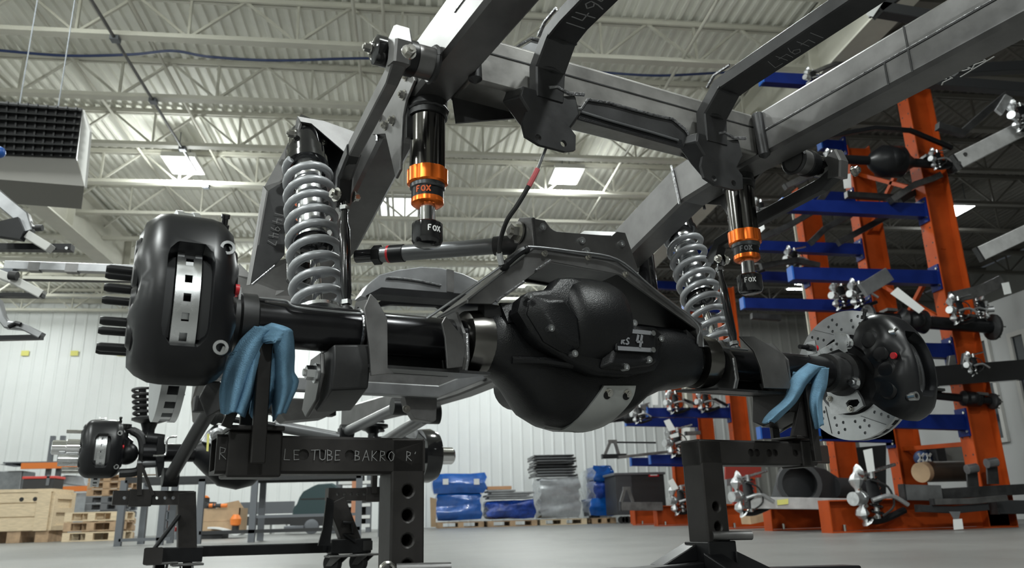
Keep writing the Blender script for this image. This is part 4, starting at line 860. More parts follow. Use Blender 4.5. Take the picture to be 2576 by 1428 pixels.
# ------------------------------------------------------------------ shop cloths round the saddles
def drape(lobes, lab, nm, tube_u):
    mb = MB()
    for Lc, Rc, r0, r1, folds, amp, ph, wrap in lobes:
        nb, na = 22, 34; grid = []
        Lp, Rp = catmull([Vec((x, y, 0)) for x, y in Lc], 8), catmull([Vec((x, y, 0)) for x, y in Rc], 8)
        for i in range(nb+1):
            b = i/nb; pl_, pr_ = Lp[round(b*(len(Lp)-1))], Rp[round(b*(len(Rp)-1))]; row = []
            for j in range(na+1):
                a = j/na; q = pl_.lerp(pr_, a); rr = r0+(r1-r0)*b+amp*(.25+b)*math.sin(2*PI*folds*a+ph+2.2*b+.8*math.sin(5*a+3*b))+.012*math.sin(PI*a)-.035*(abs(2*a-1)**4)
                yoff = 0
                if b > .93: yoff = 5*math.sin(2*PI*folds*a*.5+ph)
                row.append(pr(q.x, q.y+yoff, rr))
            grid.append(row)
        if wrap:
            for k in range(1, 7):
                row = []
                for p_ in grid[0 if k == 1 else 0]:
                    l_ = lo(p_); row.append(None)
                base = [lo(p_) for p_ in first] if k > 1 else [lo(p_) for p_ in grid[0]]
                if k == 1: first = list(grid[0])
                th = k*22
                grid.insert(0, [V(l_.x, .05*math.cos(math.radians(55+th)), .05*math.sin(math.radians(55+th))+.002*math.sin(9*j)) for j, l_ in enumerate(base)])
        n = len(grid[0]); vs = [p_ for r_ in grid for p_ in r_]
        mb.add(vs, [(i*n+j, i*n+j+1, (i+1)*n+j+1, (i+1)*n+j) for i in range(len(grid)-1) for j in range(n-1)])
    band = [[V(tube_u+du, .046*math.cos(math.radians(a)), .046*math.sin(math.radians(a))) for du in (-.03, -.015, 0, .015, .03)] for a in range(-20, -171, -12)]; mb.add([p_ for r_ in band for p_ in r_], [(i*5+j, i*5+j+1, i*5+j+6, i*5+j+5) for i in range(len(band)-1) for j in range(4)])
    o = link(nm, mb, clothm, loc=lobes and grid[8][10], angle=180)
    md = o.modifiers.new('thick', 'SOLIDIFY'); md.thickness = .003; md.offset = -1
    return tag(o, lab, 'cloth', 'blue shop cloths')
drape([([(640, 822), (600, 865), (570, 925), (556, 985), (559, 1036)], [(696, 830), (664, 880), (648, 930), (630, 1000), (612, 1044)], .066, .074, 2.3, .014, .4, False), ([(668, 828), (684, 880), (690, 940), (688, 1000), (690, 1056)], [(735, 832), (738, 890), (737, 935), (747, 965), (716, 1034)], .064, .060, 1.6, .012, 2.2, False), ([(645, 870), (640, 950), (626, 1040)], [(706, 870), (700, 980), (652, 1064)], .048, .044, 1.6, .008, 0, False), ([(622, 838), (628, 846), (652, 862)], [(690, 808), (738, 828), (722, 860)], .050, .090, 1.2, .008, 2.6, False), ([(582, 885), (570, 905), (562, 940)], [(610, 878), (604, 905), (590, 960)], .050, .048, 1.0, .006, 1, False)], 'blue shop cloth draped round the left stand saddle below the big caliper', 'shop_cloth', -.735)
drape([([(2032, 912), (1990, 948), (1972, 1000), (1935, 1035), (1916, 1058)], [(2080, 925), (2040, 960), (2005, 1010), (1975, 1040), (1948, 1066)], .082, .088, 1.6, .007, 1.0, False),
       ([(2052, 925), (2036, 975), (2030, 1020), (2044, 1074)], [(2086, 925), (2081, 970), (2069, 1010), (2073, 1074)], .078, .070, 1.5, .006, 0.2, False)], 'light blue shop cloth draped round the right stand saddle by the drilled disc', 'shop_cloth', .61)
# ------------------------------------------------------------------ front axle of the same truck
FR = -2.9
fx = thing('front_axle', V(0, FR, -.12), 'black steering front axle far behind the left stand with polished cast top', 'axle')
def fp(x, y, dr=0): return pr(x, y, FR+dr)
link('axle_tube', MB().cyl(V(-.72, FR, .0), V(.70, FR, .0), .045, n=28), tube_m, fx)
link('lower_tube', MB().cyl(fp(345, 1166), fp(410, 1163), .022, n=18), mat('grey_link_paint', (.17, .175, .18)), fx)
link('differential_housing', MB().rings([sec_ for sec_ in [[V(u_, FR+rc+rr*math.cos(2*PI*j/24), zc+rz*math.sin(2*PI*j/24)) for j in range(24)] for u_, zc, rz, rc, rr in ((-.48, 0, .05, 0, .05), (-.43, -.01, .09, 0, .08), (-.36, -.03, .135, .02, .12), (-.27, -.035, .15, .03, .13), (-.19, -.03, .135, .02, .12), (-.12, -.01, .09, 0, .08), (-.08, 0, .05, 0, .05))]]), black, fx, angle=60)
q = [fp(318, 1080), fp(330, 1082), fp(352, 1095), (fp(360, 1120)), fp(358, 1160), fp(345, 1185), fp(300, 1190)]
link('steering_knuckle', MB().sweep(catmull(q, 5), [.018]*6+[.022]*(25), 10), steel_d, fx)
link('ball_joint', MB().lathe(fp(312, 1098), ZA, [(-.06, .035), (-.05, .045), (-.02, .045), (.0, .02), (.04, .018), (.041, .03), (.06, .03)], 16), gloss, fx)
link('drive_joint', MB().sphere(fp(318, 1140), .055, 14, 10), black, fx); link('joint_cross', MB().cyl(fp(300, 1136), fp(345, 1138), .014, n=10), alu, fx)
link('upper_tube', MB().cyl(fp(368, 1103), fp(412, 1108), .032, n=18), black, fx); link('tube_bracket', MB().prism([fp(x, y, .05) for x, y in ((398, 1095), (412, 1098), (416, 1130), (412, 1190), (398, 1200), (392, 1150))], -RA*.10), black, fx, bevel=.004)
link('brake_pipe', MB().sweep(catmull([fp(x, y, .11) for x, y in ((445, 1098), (425, 1100), (419, 1110), (419, 1125), (416, 1143), (400, 1146), (385, 1146))], 4), .005, 8), alu, fx)
link('spring_perch', MB().lathe(fp(372, 1095, -.08), ZA, [(0, .03), (.03, .03), (.06, .04), (.075, .085), (.085, .085)], 20), black, fx)
hl = MB().hull([fp(x, y, d_) for x, y, d_ in ((505, 1110, .12), (520, 1085, .1), (540, 1067, .08), (562, 1066, .05), (585, 1095, .04), (590, 1115, .12), (545, 1120, .15), (510, 1118, -.1), (560, 1066, -.1), (585, 1100, -.1))])
link('cast_cover', hl, cast, fx, bevel=.006); link('cover_boss', MB().lathe(fp(546, 1094, .12), RA, [(-.02, .04), (.02, .036), (.022, .02), (.012, .016)], 18), alu, fx)
link('yellow_tag', MB().prism([fp(x, y, .16) for x, y in ((521, 1090), (527, 1091), (524, 1135), (519, 1134))], RA*.002), yellow, fx, flat=True)
link('cast_cover', MB().hull([fp(x, y, d_) for x, y, d_ in ((1005, 1090, .05), (1020, 1075, .05), (1045, 1072, .0), (1055, 1085, .0), (1045, 1110, .05), (1010, 1110, .0), (1030, 1075, -.12))]), cast, fx, bevel=.005)
# wheel ends
caliper(-1, .905, FR-.02, 0, 'brake_caliper', 'smaller far black brake caliper with a perforated silver strip, behind the left stand', 'front brake calipers', a0=-42, a1=46, W=.088)
rotor(-1, .915, FR, 0, .165, 'far brake disc almost hidden behind the small caliper', None, holes=False)
o = thing('front_hub', V(-.96, FR, 0), 'polished chrome axle hub sticking out left of the far caliper', 'wheel hub')
link('hub_barrel', MB().lathe(V(-.95, FR, .018), -UA, [(0, .04), (.10, .04), (.105, .034), (.16, .034), (.165, .025)], 28), chrome, o)
link('lower_barrel', MB().cyl(V(-.95, FR+.02, -.04), V(-1.08, FR+.02, -.04), .030, n=20), alu, o)
for k, (a, b) in enumerate(((.05, .12), (-.02, .125), (.06, -.11), (-.02, -.125))): link('wheel_stud', MB().cyl(V(-.95, FR+a, b*.75), V(-1.06, FR+a, b*.75), .007, n=8), zinc, o)
o = thing('front_hub', V(.86, FR, 0), 'black hub drum with bright chrome snout beside the left stand post', 'wheel hub')
link('drum', MB().lathe(V(.74, FR, -.0), UA, [(0, .06), (.0, .15), (.06, .155), (.10, .14), (.115, .10), (.12, .05)], 36), gloss, o)
link('hub_barrel', MB().lathe(V(.85, FR, 0), UA, [(0, .05), (.10, .05), (.11, .042), (.115, .02)], 28), chrome, o)
# front coil spring at the left
o = thing('front_coil_spring', fp(362, 1062, -.08), 'thin dark coil spring in front of the white wall above the far axle', 'spring')
pts = []; T_, B_2 = fp(358, 975, -.08), fp(362, 1062, -.08)
for i in range(133): a = 2*PI*i/22; pts.append(T_.lerp(B_2, i/132)+(UA*math.cos(a)+RA*math.sin(a))*.045)
link('coil', MB().sweep(pts, .008, 6), steel_d, o); link('shock', MB().cyl(T_, B_2, .018, n=12), black, o)
# links and bars running forward
def bar(name, a, b, r, lab, m, end=None):
    o = thing(name, (a+b)/2, lab, 'suspension link'); link('tube', MB().cyl(a, b, r, n=20), m, o); d = (b-a).normalized()
    for p_, q_ in ((a, -1), (b, 1)):
        s_ = d.cross(ZA).normalized(); link('bushing_eye', MB().cyl(p_-s_*.035, p_+s_*.035, r*1.5, n=20), end or black, o)
    return o
gl = mat('grey_link_paint', (.17, .175, .18))
bar('lower_link', fp(540, 1010, 1.0), fp(428, 1200, .12), .030, 'dark grey suspension link slanting down left of the blue cloth to the far axle', steel_d)
bar('upper_link', pr(1005, 1022, -1.9), fp(872, 1085, .1), .026, 'grey suspension link slanting down from the dogleg crossmember middle', gl)
bar('lower_link', pr(1085, 1040, -1.75), fp(955, 1118, .1), .030, 'grey suspension link slanting down under the crossmember bracket at its right', gl)
o = thing('steering_bar', fp(720, 1080), 'long grey steering bar with black rubber boot below the left cloth', 'steering link')
link('bar', MB().cyl(fp(690, 1070, .1), fp(850, 1100, .1), .030, n=20), gl, o); link('inner_rod', MB().cyl(fp(540, 1048, .1), fp(690, 1070, .1), .016, n=14), black, o)
link('boot', MB().lathe(fp(512, 1050, .1), (fp(540, 1048, .1)-fp(500, 1052, .1)), [(0, .02), (.01, .045), (.03, .035), (.05, .047), (.07, .035), (.09, .04), (.10, .02)], 18), rubber, o)
link('clamp', MB().box(fp(868, 1093, .1), UA, RA, ZA, .07, .06, .075), black, o, bevel=.005)
o = thing('spring_perch', fp(938, 1098), 'black spring perch cup on the far axle behind the stand arm', 'spring perch')
link('cup', MB().lathe(fp(938, 1104), ZA, [(0, .03), (.03, .028), (.05, .05), (.065, .085), (.08, .085)], 20), black, o)
pts = [fp(938, 1060).lerp(fp(938, 1085), i/44)+(UA*math.cos(2*PI*i/20)+RA*math.sin(2*PI*i/20))*.06 for i in range(45)]; link('spring', MB().sweep(pts, .008, 6), steel_l, o)
# carts under the front axle
def cart(px_post, px_arm0, px_arm1, ya, lab, flip):
    F = lambda x, y, d_=.05: fp(x, y, d_)
    a, b = F(px_arm0, ya), F(px_arm1, ya)
    o = thing('rolling_stand', F(px_post, 1400)*1.0, lab, 'axle stand', 'rolling stands under the far axle')
    L_ = (b-a).length; d = (b-a).normalized(); cut = MB()
    for k in range(8):
        p_ = a+d*L_*(.14+.10*k); cut.cyl(p_-RA*.1, p_+RA*.1, .0085, n=8)
    link('arm', MB().beam(a, b, .066, .066, ZA), standm, o, cut=cut, flat=True)
    return o, a, b
o, a, b = cart(467, 283, 485, 1252, 'dark rolling stand with holed arm and diagonal brace under the far left hub', False)
link('post', MB().beam(fp(468, 1238, .05), fp(470, 1385, .05), .085, .07, RA), standm, o, bevel=.004)
link('collar', MB().box(fp(352, 1252, .05), UA, RA, ZA, .10, .08, .08), standm, o, bevel=.003); link('saddle_post', MB().beam(fp(350, 1245, .09), fp(352, 1165, .09), .022, .02, RA), standm, o); link('saddle_post', MB().beam(fp(385, 1245, .09), fp(358, 1175, .09), .014, .014, RA), standm, o)
link('base_tube', MB().beam(fp(368, 1396, .05), fp(508, 1393, .05), .07, .07, ZA), black, o, bevel=.004)
hollow = MB().sweep([fp(385, 1398, .5), fp(388, 1397, -.3)], 0, prof=recprof(.075, .07, .006), up=ZA); link('cross_tube', hollow, standm, o, angle=30)
link('cross_opening', MB().sweep([fp(397, 1398, .05)+RA*.031, fp(397, 1398, .05)+RA*.033], 0, prof=recprof(.058, .052, .004), up=ZA), rubber, o)
link('brace', MB().cyl(fp(386, 1382, .1), fp(452, 1295, .1), .010, n=10), black, o); link('step_bar', MB().cyl(fp(440, 1330, .0), fp(452, 1330, .0), .012, n=8), redp, o)
link('long_beam', MB().beam(fp(490, 1386, .0), fp(845, 1376, .0), .055, .052, ZA), black, o, bevel=.004)
def caster(x, y, par, ang):
    top = fp(x, y, .1); ax_ = Vec((math.cos(ang), math.sin(ang), 0)); pd = Vec((-ax_.y, ax_.x, 0))
    pl_ = link('caster_plate', MB().box(top, UA, RA, ZA, .14, .11, .010), steel, par, bevel=.002)
    w = Vec((top.x, top.y, .052))+pd*.05
    link('caster_wheel', MB().lathe(w-ax_*.02, ax_, [(0, .02), (0, .048), (.004, .052), (.036, .052), (.04, .048), (.04, .02)], 24), rubber, par)
    for q_ in (-1, 1): link('caster_fork', MB().prism([top+ax_*q_*.026+pd*.035-ZA*.004, top+ax_*q_*.026-pd*.035-ZA*.004, w+ax_*q_*.026-pd*.02-ZA*.012, w+ax_*q_*.026+pd*.02-ZA*.012], ax_*q_*.004), steel, par, flat=True)
caster(405, 1416, o, .4); caster(470, 1419, o, .2)
o2, a, b = cart(860, 822, 985, 1243, 'dark rolling stand with holed arm and leaning leg under the far right hub', True)
link('leaning_leg', MB().beam(fp(842, 1258, .05), fp(885, 1370, .05), .10, .07, RA), standm, o2, bevel=.004)
link('leg_plate', MB().prism([fp(x, y, .12) for x, y in ((822, 1250), (840, 1258), (838, 1310), (830, 1372), (800, 1372), (812, 1330))], -RA*.012), black, o2, flat=True)
link('collar', MB().box(fp(936, 1243, .05), UA, RA, ZA, .09, .08, .08), standm, o2, bevel=.003)
link('saddle_post', MB().beam(fp(940, 1240, .09), fp(942, 1178, .09), .03, .025, RA), standm, o2)
link('base_tube', MB().beam(fp(828, 1374, .05), fp(928, 1371, .05), .09, .075, ZA), black, o2, bevel=.004)
link('base_opening', MB().sweep([fp(918, 1371, .05)+RA*.046, fp(918, 1371, .05)+RA*.049], 0, prof=recprof(.052, .05, .004), up=ZA), rubber, o2)
link('step', MB().sweep([fp(x, y, .1) for x, y in ((862, 1313), (886, 1314), (888, 1342), (865, 1342), (895, 1362))], .009, 8), black, o2)
caster(855, 1398, o2, .9); caster(920, 1394, o2, .9)
# ------------------------------------------------------------------ left foreground rack of rails (cut by the frame)
LY = 4.2
def rail_left(pts, w, h, m, lab, tab=None, ends=None):
    o = thing('frame_rail', wy(*pts[-1], LY), lab, 'rail')
    P = [wy(x, y, LY) for x, y in pts]
    link('channel', MB().sweep(P, 0, prof=recprof(w, h, .006), up=Z1), m, o, angle=30)
    return o
o = rail_left([(-90, 420), (0, 500), (58, 548), (68, 585)], .05, .07, steel_l, 'silver bent frame rail end above the horizontal dark bar at the left edge')
link('end_piece', MB().beam(wy(72, 592, LY), wy(128, 626, LY), .06, .045), heaterw, o, bevel=.004); link('hook', MB().sweep([wy(x, y, LY) for x, y in ((72, 556), (84, 570), (104, 574))], .012, 8), steel, o); link('bushing', MB().cyl(wy(90, 573, LY), wy(107, 573, LY), .018, n=12), rubber, o)
link('lower_web', MB().prism([wy(x, y, LY-.05) for x, y in ((-20, 560), (45, 545), (60, 580), (50, 600), (-20, 590))], Y1*.05), black, o, flat=True)
o = thing('support_bar', wy(90, 628, LY), 'black bolted flat bar with two bright holes at the left edge', 'bar')
link('bar', MB().beam(wy(-60, 622, LY+.1), wy(183, 624, LY+.1), .05, .035), black, o, flat=True)
for x in (136, 168): link('hole_bush', MB().cyl(wy(x, 624, LY+.07)-Y1*.006, wy(x, 624, LY+.07), .008, n=10), alu, o)
o = thing('long_rail', wy(170, 678, 5.0), 'long horizontal silver rail with dark patches ending behind the wheel studs', 'rail')
link('tube', MB().beam(wy(14, 668, 5.0), wy(345, 679, 5.0), .05, .055), steel_l, o, bevel=.004)
for a_, b_ in ((75, 104), (168, 200)): link('dark_band', MB().beam(wy(a_, 670+.033*(a_-14), 5.0), wy(b_, 670+.033*(b_-14), 5.0), .053, .057), steel, o, flat=True)
link('lower_bar', MB().beam(wy(60, 699, 5.0), wy(340, 705, 5.0), .04, .02), beige, o, flat=True); link('lower_bar', MB().beam(wy(60, 704, 5.0), wy(330, 708, 5.0), .03, .010), black, o, flat=True)
o = rail_left([(-60, 655), (0, 690), (30, 702), (108, 742)], .05, .045, heaterw, 'pale angled frame rail end below the long silver rail at the left edge')
link('bushing', MB().cyl(wy(24, 692, LY-.04), wy(44, 694, LY-.04), .024, n=14), rubber, o); link('base_bar', MB().beam(wy(-60, 742, LY), wy(110, 744, LY), .04, .02), black, o, flat=True)
o = rail_left([(-60, 720), (-5, 760), (6, 800), (20, 818), (60, 822), (106, 845)], .05, .035, steel_l, 'curved silver frame rail end against the white wall at the left edge')
link('base_bar', MB().beam(wy(-60, 852, LY), wy(106, 848, LY), .04, .022), black, o, flat=True); link('hook', MB().sweep([wy(x, y, LY-.03) for x, y in ((22, 822), (40, 812), (52, 816))], .012, 8), black, o)
o = thing('rail_rack', wy(-150, 700, LY), 'steel rack post outside the picture that holds the silver frame rails', 'rack')
xq = wy(-330, 700, LY).x
link('post', MB().wbox(xq-.12, xq-.02, LY-.05, LY+.05, 0, wy(0, 400, LY).z), greyp, o, flat=True); link('post', MB().wbox(xq-.12, xq-.02, 4.95, 5.05, 0, wy(0, 400, LY).z), greyp, o, flat=True)
link('arm', MB().wbox(xq-.1, wy(20, 668, 5.0).x+.05, 4.96, 5.04, wy(20, 668, 5.0).z-.07, wy(20, 668, 5.0).z-.03), greyp, o, flat=True)
tag(link('hanging_cap', MB().sphere(wy(-2, 383, 4.5), .035, 12, 8), bluel_p, loc=wy(-2, 383, 4.5)), 'small bright blue cap at the left edge below the heater', 'cap')
# ------------------------------------------------------------------ yellow tags on the wall
for x, w in ((63, 'leftmost small yellow tag on the white wall'), (187, 'middle small yellow tag on the white wall'), (305, 'small yellow tag on the white wall nearest the wheel studs')):
    p_ = wy(x, 888, WY-.045); o = tag(link('wall_tag', MB().box(p_, X1, Y1, Z1, .2, .01, .14), yellow, loc=p_, flat=True), w, 'sign', 'yellow wall tags')
# ------------------------------------------------------------------ storage along the back wall, left
BY = 18.5
def at(x, y, Y=BY): return wy(x, y, Y)
def px0(x, Y): return wy(x, 1340, Y).x
# wooden crate
Y0 = 17.5; x0, x1 = px0(-40, Y0), px0(118, Y0); x2 = px0(172, Y0+.9); ztop = wy(60, 1230, Y0).z
o = thing('wooden_crate', ((x0+x1)/2, Y0+.5, 0), 'large pale pine shipping crate at the left edge on dark skids', 'crate')
zb_ = .22; nb = 3
for k in range(nb): 
    za_, zc_ = zb_+(ztop-zb_)*k/nb, zb_+(ztop-zb_)*(k+1)/nb
    link('plank', MB().wbox(x0, x1, Y0-.03, Y0, za_+.012, zc_-.012), wood, o, flat=True)
link('front_panel', MB().wbox(x0, x1, Y0, Y0+.02, zb_, ztop), wood, o, flat=True)
link('lid', MB().wbox(x0, x1+.02, Y0-.05, Y0+1.0, ztop-.06, ztop), wood, o, flat=True)
link('corner_batten', MB().wbox(x1-.25, x1, Y0-.06, Y0-.03, zb_, ztop-.06), wood, o, flat=True)
sd = Vec((x2-x1, .9, 0))
link('side_panel', MB().prism([Vec((x1, Y0, zb_)), Vec((x1, Y0, ztop-.06)), Vec((x1, Y0, ztop-.06))+sd, Vec((x1, Y0, zb_))+sd], Vec((.02, 0, 0))), wood, o, flat=True)
for f0, f1 in ((0, .16), (.84, 1)): link('side_batten', MB().prism([Vec((x1+.02, Y0, zb_))+sd*f0, Vec((x1+.02, Y0, ztop-.06))+sd*f0, Vec((x1+.02, Y0, ztop-.06))+sd*f1, Vec((x1+.02, Y0, zb_))+sd*f1], Vec((.04, 0, 0))), wood, o, flat=True)
for z_ in (zb_, (zb_+ztop)/2-.06, ztop-.2): link('side_batten', MB().prism([Vec((x1+.02, Y0, z_))+sd*.16, Vec((x1+.02, Y0, z_+.10))+sd*.16, Vec((x1+.02, Y0, z_+.10))+sd*.84, Vec((x1+.02, Y0, z_))+sd*.84], Vec((.04, 0, 0))), wood, o, flat=True)
for xx, zz in ((x0+.62, ztop-.2), (x1-.30, ztop-.2), (x1-.2, zb_+.25)): link('hand_hole', MB().cyl((xx, Y0-.032, zz), (xx, Y0-.028, zz), .045, n=10), rubber, o)
for f in (.05, .45, .9): link('skid', MB().wbox(x0+(x1-x0)*f-.1, x0+(x1-x0)*f+.15, Y0, Y0+.9, 0, zb_), wood2, o, flat=True)
# black tote with red lid on the crate
Y2 = Y0+.35; tx0, tx1 = px0(36, Y2), px0(120, Y2); th = wy(60, 1198, Y2).z
o = thing('storage_tote', ((tx0+tx1)/2, Y2, ztop), 'black storage tote with red lid standing on the pine crate', 'tote')
link('bin', MB().wbox(tx0+.02, tx1-.02, Y2, Y2+.5, ztop, th-.05), dkp, o, bevel=.01); link('lid', MB().wbox(tx0, tx1, Y2-.02, Y2+.52, th-.05, th), mat('red_tote_lid', (.55, .06, .05), .5), o, bevel=.01); link('handle', MB().wbox(tx1-.16, tx1-.10, Y2-.02, Y2, ztop+.08, ztop+.3), greyp, o, flat=True)
# pallet rack behind with orange beams
o = thing('pallet_rack', (px0(110, 20.5), 20.5, 0), 'grey pallet rack with orange beams behind the pine crate', 'rack')
for x in (98, 124):
    p_ = px0(x, 20.5); link('upright', MB().wbox(p_-.05, p_+.05, 20.5, 20.6, 0, wy(98, 1096, 20.5).z), greyp, o, flat=True)
link('brace', MB().wbox(px0(98, 20.5), px0(124, 20.5), 20.53, 20.57, wy(110, 1110, 20.5).z-.02, wy(110, 1110, 20.5).z+.02), greyp, o, flat=True)
zz = wy(100, 1171, 20.3).z; link('beam', MB().wbox(px0(30, 20.3), px0(186, 20.3), 20.25, 20.35, zz-.07, zz+.07), mat('bright_orange_beam', (.75, .2, .03), .5), o, flat=True)
zz2 = wy(180, 1229, 20.3).z; link('beam', MB().wbox(px0(140, 20.3), px0(215, 20.3), 20.25, 20.35, zz2-.06, zz2+.06), MATS['bright_orange_beam'], o, flat=True)
link('shelf_deck', MB().wbox(px0(-20, 20.3), px0(186, 20.3), 20.3, 21.3, zz+.07, zz+.1), greyp, o, flat=True)
o = thing('wrapped_bundle', (px0(170, 20.6), 20.8, zz2+.07), 'pale plastic wrapped bundle on the lower orange rack beam', 'bundle')
link('wrap', MB().hull([Vec((px0(x, 20.8), 20.75+d_, wy(x, y, 20.8).z)) for x, y, d_ in ((125, 1215, 0), (128, 1200, 0), (150, 1195, 0), (195, 1198, 0), (205, 1224, 0), (125, 1222, .6), (150, 1197, .6), (200, 1205, .6))]), film, o, bevel=.03)
o = thing('grey_sheet_bundle', (px0(10, 20.4), 20.6, zz+.1), 'grey sheeting bundle lying on the upper rack deck at the left edge', 'bundle')
link('sheet', MB().hull([Vec((px0(x, 20.4), 20.4+d_, wy(x, y, 20.4).z)) for x, y, d_ in ((-30, 1168, 0), (-20, 1166, .5), (0, 1166, 0), (28, 1169, .3), (34, 1174, 0), (10, 1174, 0))]), greyp, o)
o = thing('wrapped_bundle', (px0(10, 20.8), 20.9, 0), 'grey wrapped load on the floor under the upper rack deck', 'bundle')
link('wrap', MB().wbox(px0(-40, 20.8), px0(40, 20.8), 20.7, 21.4, 0, wy(0, 1185, 20.8).z), sheetm, o, bevel=.03)
o = thing('wrapped_bundle', (px0(185, 20.5), 20.6, 0), 'milky plastic wrapped load on the floor beside the crate', 'bundle')
link('wrap', MB().wbox(px0(168, 20.5), px0(214, 20.5), 20.45, 21.0, 0, wy(190, 1240, 20.5).z), film, o, bevel=.04)
# stacks of pallets
def pallet(x0, x1, Y, z, lab, m, dep=1.0, h=.14, grp='wooden pallets behind the far caliper'):
    o = thing('pallet', ((x0+x1)/2, Y+dep/2, z), lab, 'pallet', grp)
    n = 5
    for k in range(n): link('deck_board', MB().wbox(x0, x1, Y+k*dep/n, Y+k*dep/n+dep/n*.7, z+h-.022, z+h), m, o, flat=True)
    for f in (0, .5, 1):
        c = x0+.07+(x1-x0-.14)*f
        for g in (0, .45, .9): link('block', MB().wbox(c-.07, c+.07, Y+g*dep, Y+g*dep+.1*dep, z+.02, z+h-.022), m, o, flat=True)
    link('bottom_board', MB().wbox(x0, x1, Y, Y+.1*dep, z, z+.02), m, o, flat=True); link('bottom_board', MB().wbox(x0, x1, Y+.9*dep, Y+dep, z, z+.02), m, o, flat=True)
    return o
YP = 17.0; names = ['bottom', 'second', 'third', 'fourth', 'fifth', 'sixth', 'seventh', 'eighth', 'topmost']
z = .0
for k in range(3):
    pallet(px0(157, YP), px0(292, YP), YP, z, 'pale wooden pallet, %s of the low stack beside the pine crate' % ('lowest', 'middle', 'upper')[k], wood if k != 1 else wood2, h=.17); z += .19
YQ = 18.6; z = 0
for k in range(9):
    pallet(px0(205, YQ), px0(300, YQ), YQ, z, 'dark wooden pallet, %s in the tall stack below the far caliper' % names[k], wood2 if k not in (3, 4, 5) else greyp, h=.14); z += .152
# steel work table with long posts
TY = 12.0
tt = wy(640, 1190, TY).z
o = thing('work_table', (px0(620, TY), TY+.4, 0), 'long grey steel work table frame with cream top behind the stands', 'table')
tx0, tx1 = px0(300, TY), px0(905, TY)
link('top', MB().wbox(px0(520, TY), tx1, TY, TY+.9, tt-.02, tt+.02), mat('cream_table_top', (.62, .60, .50), .5), o, flat=True)
link('top_rail', MB().wbox(tx0, tx1, TY, TY+.04, tt-.10, tt-.02), dkp, o, flat=True); link('top_rail', MB().wbox(tx0, tx1, TY+.86, TY+.9, tt-.10, tt-.02), dkp, o, flat=True)
for i, (x, Y) in enumerate(((297, TY), (402, TY), (355, TY+.9), (428, TY+.9), (497, TY), (632, TY), (654, TY+.9), (900, TY), (958, TY+.9))): p_ = px0(x, Y); link('leg', MB().wbox(p_-.045, p_+.045, Y, Y+.07, 0, tt-.06), greyp, o, flat=True)
zl = wy(640, 1345, TY).z
link('lower_rail', MB().wbox(px0(500, TY), tx1, TY, TY+.04, .12, .17), dkp, o, flat=True); link('lower_rail', MB().wbox(tx0, px0(430, TY), TY, TY+.04, .06, .10), greyp, o, flat=True)
zm = wy(800, 1295, TY).z; link('middle_rail', MB().wbox(px0(632, TY), tx1, TY+.02, TY+.05, zm-.02, zm+.02), greyp, o, flat=True)
o = thing('long_plank', (px0(350, TY), TY+.3, tt), 'thick weathered timber beam lying on the work table below the far caliper', 'timber')
link('beam', MB().wbox(px0(293, TY), px0(405, TY), TY+.1, TY+.4, tt+.02, wy(340, 1192, TY).z), wood2, o, bevel=.006)
# cardboard box with flap, tools
CY = 15.5
o = thing('cardboard_box', (px0(550, CY), CY+.3, .05), 'open brown cardboard box with raised flap behind the table leg', 'box')
bx0, bx1 = px0(496, CY), px0(600, CY); bt = wy(550, 1278, CY).z
link('side', MB().wbox(bx0, bx1, CY, CY+.02, .1, bt), card, o, flat=True); link('side', MB().wbox(bx0, bx1, CY+.7, CY+.72, .1, bt), card, o, flat=True); link('side', MB().wbox(bx0, bx0+.02, CY, CY+.7, .1, bt), card, o, flat=True); link('side', MB().wbox(bx1-.02, bx1, CY, CY+.7, .1, bt), card, o, flat=True); link('bottom', MB().wbox(bx0, bx1, CY, CY+.72, .08, .1), card, o, flat=True)
link('flap', MB().prism([Vec((bx0+.25, CY+.3, bt)), Vec((bx1, CY+.3, bt)), wy(600, 1258, CY+.3), wy(540, 1270, CY+.3)], Y1*.02), card, o, flat=True); link('tape_seam', MB().wbox(bx0, bx1, CY-.004, CY, (bt+.1)/2-.01, (bt+.1)/2+.01), wood2, o, flat=True)
o = thing('box_skid', (px0(550, CY), CY+.3, 0), 'dark low skid under the open cardboard box', 'skid'); link('runner', MB().wbox(bx0, bx1-.3, CY+.05, CY+.6, 0, .08), dkp, o, flat=True)
o = thing('power_tool', wy(515, 1253, CY), 'orange and black power tool lying on the open cardboard box', 'tool')
link('body', MB().hull([wy(x, y, CY+.15+d_) for x, y in ((503, 1262), (506, 1252), (520, 1246), (528, 1252), (527, 1262)) for d_ in (0, .15)]), dkp, o, bevel=.01); link('shell', MB().hull([wy(x, y, CY+.12+d_) for x, y in ((505, 1252), (512, 1245), (522, 1246), (528, 1252)) for d_ in (0, .18)]), MATS['bright_orange_beam'], o, bevel=.01); link('base', MB().wbox(px0(502, CY), px0(526, CY), CY+.1, CY+.4, bt-.02, wy(510, 1262, CY).z), dkp, o, flat=True)
for i, (x, w) in enumerate(((533, 'leftmost'), (547, 'middle'), (563, 'rightmost'))):
    p_ = wy(x, 1271, CY); o = thing('orange_tool_handle', p_, 'small orange handle, %s of three in the open cardboard box' % w, 'tool handle', 'orange handles in the cardboard box'); link('grip', MB().cyl(p_-X1*.05, p_+X1*.06, .035, n=10), MATS['bright_orange_beam'] if i != 1 else dkp, o); link('cap', MB().cyl(p_-X1*.08, p_-X1*.05, .04, n=10), dkp, o)
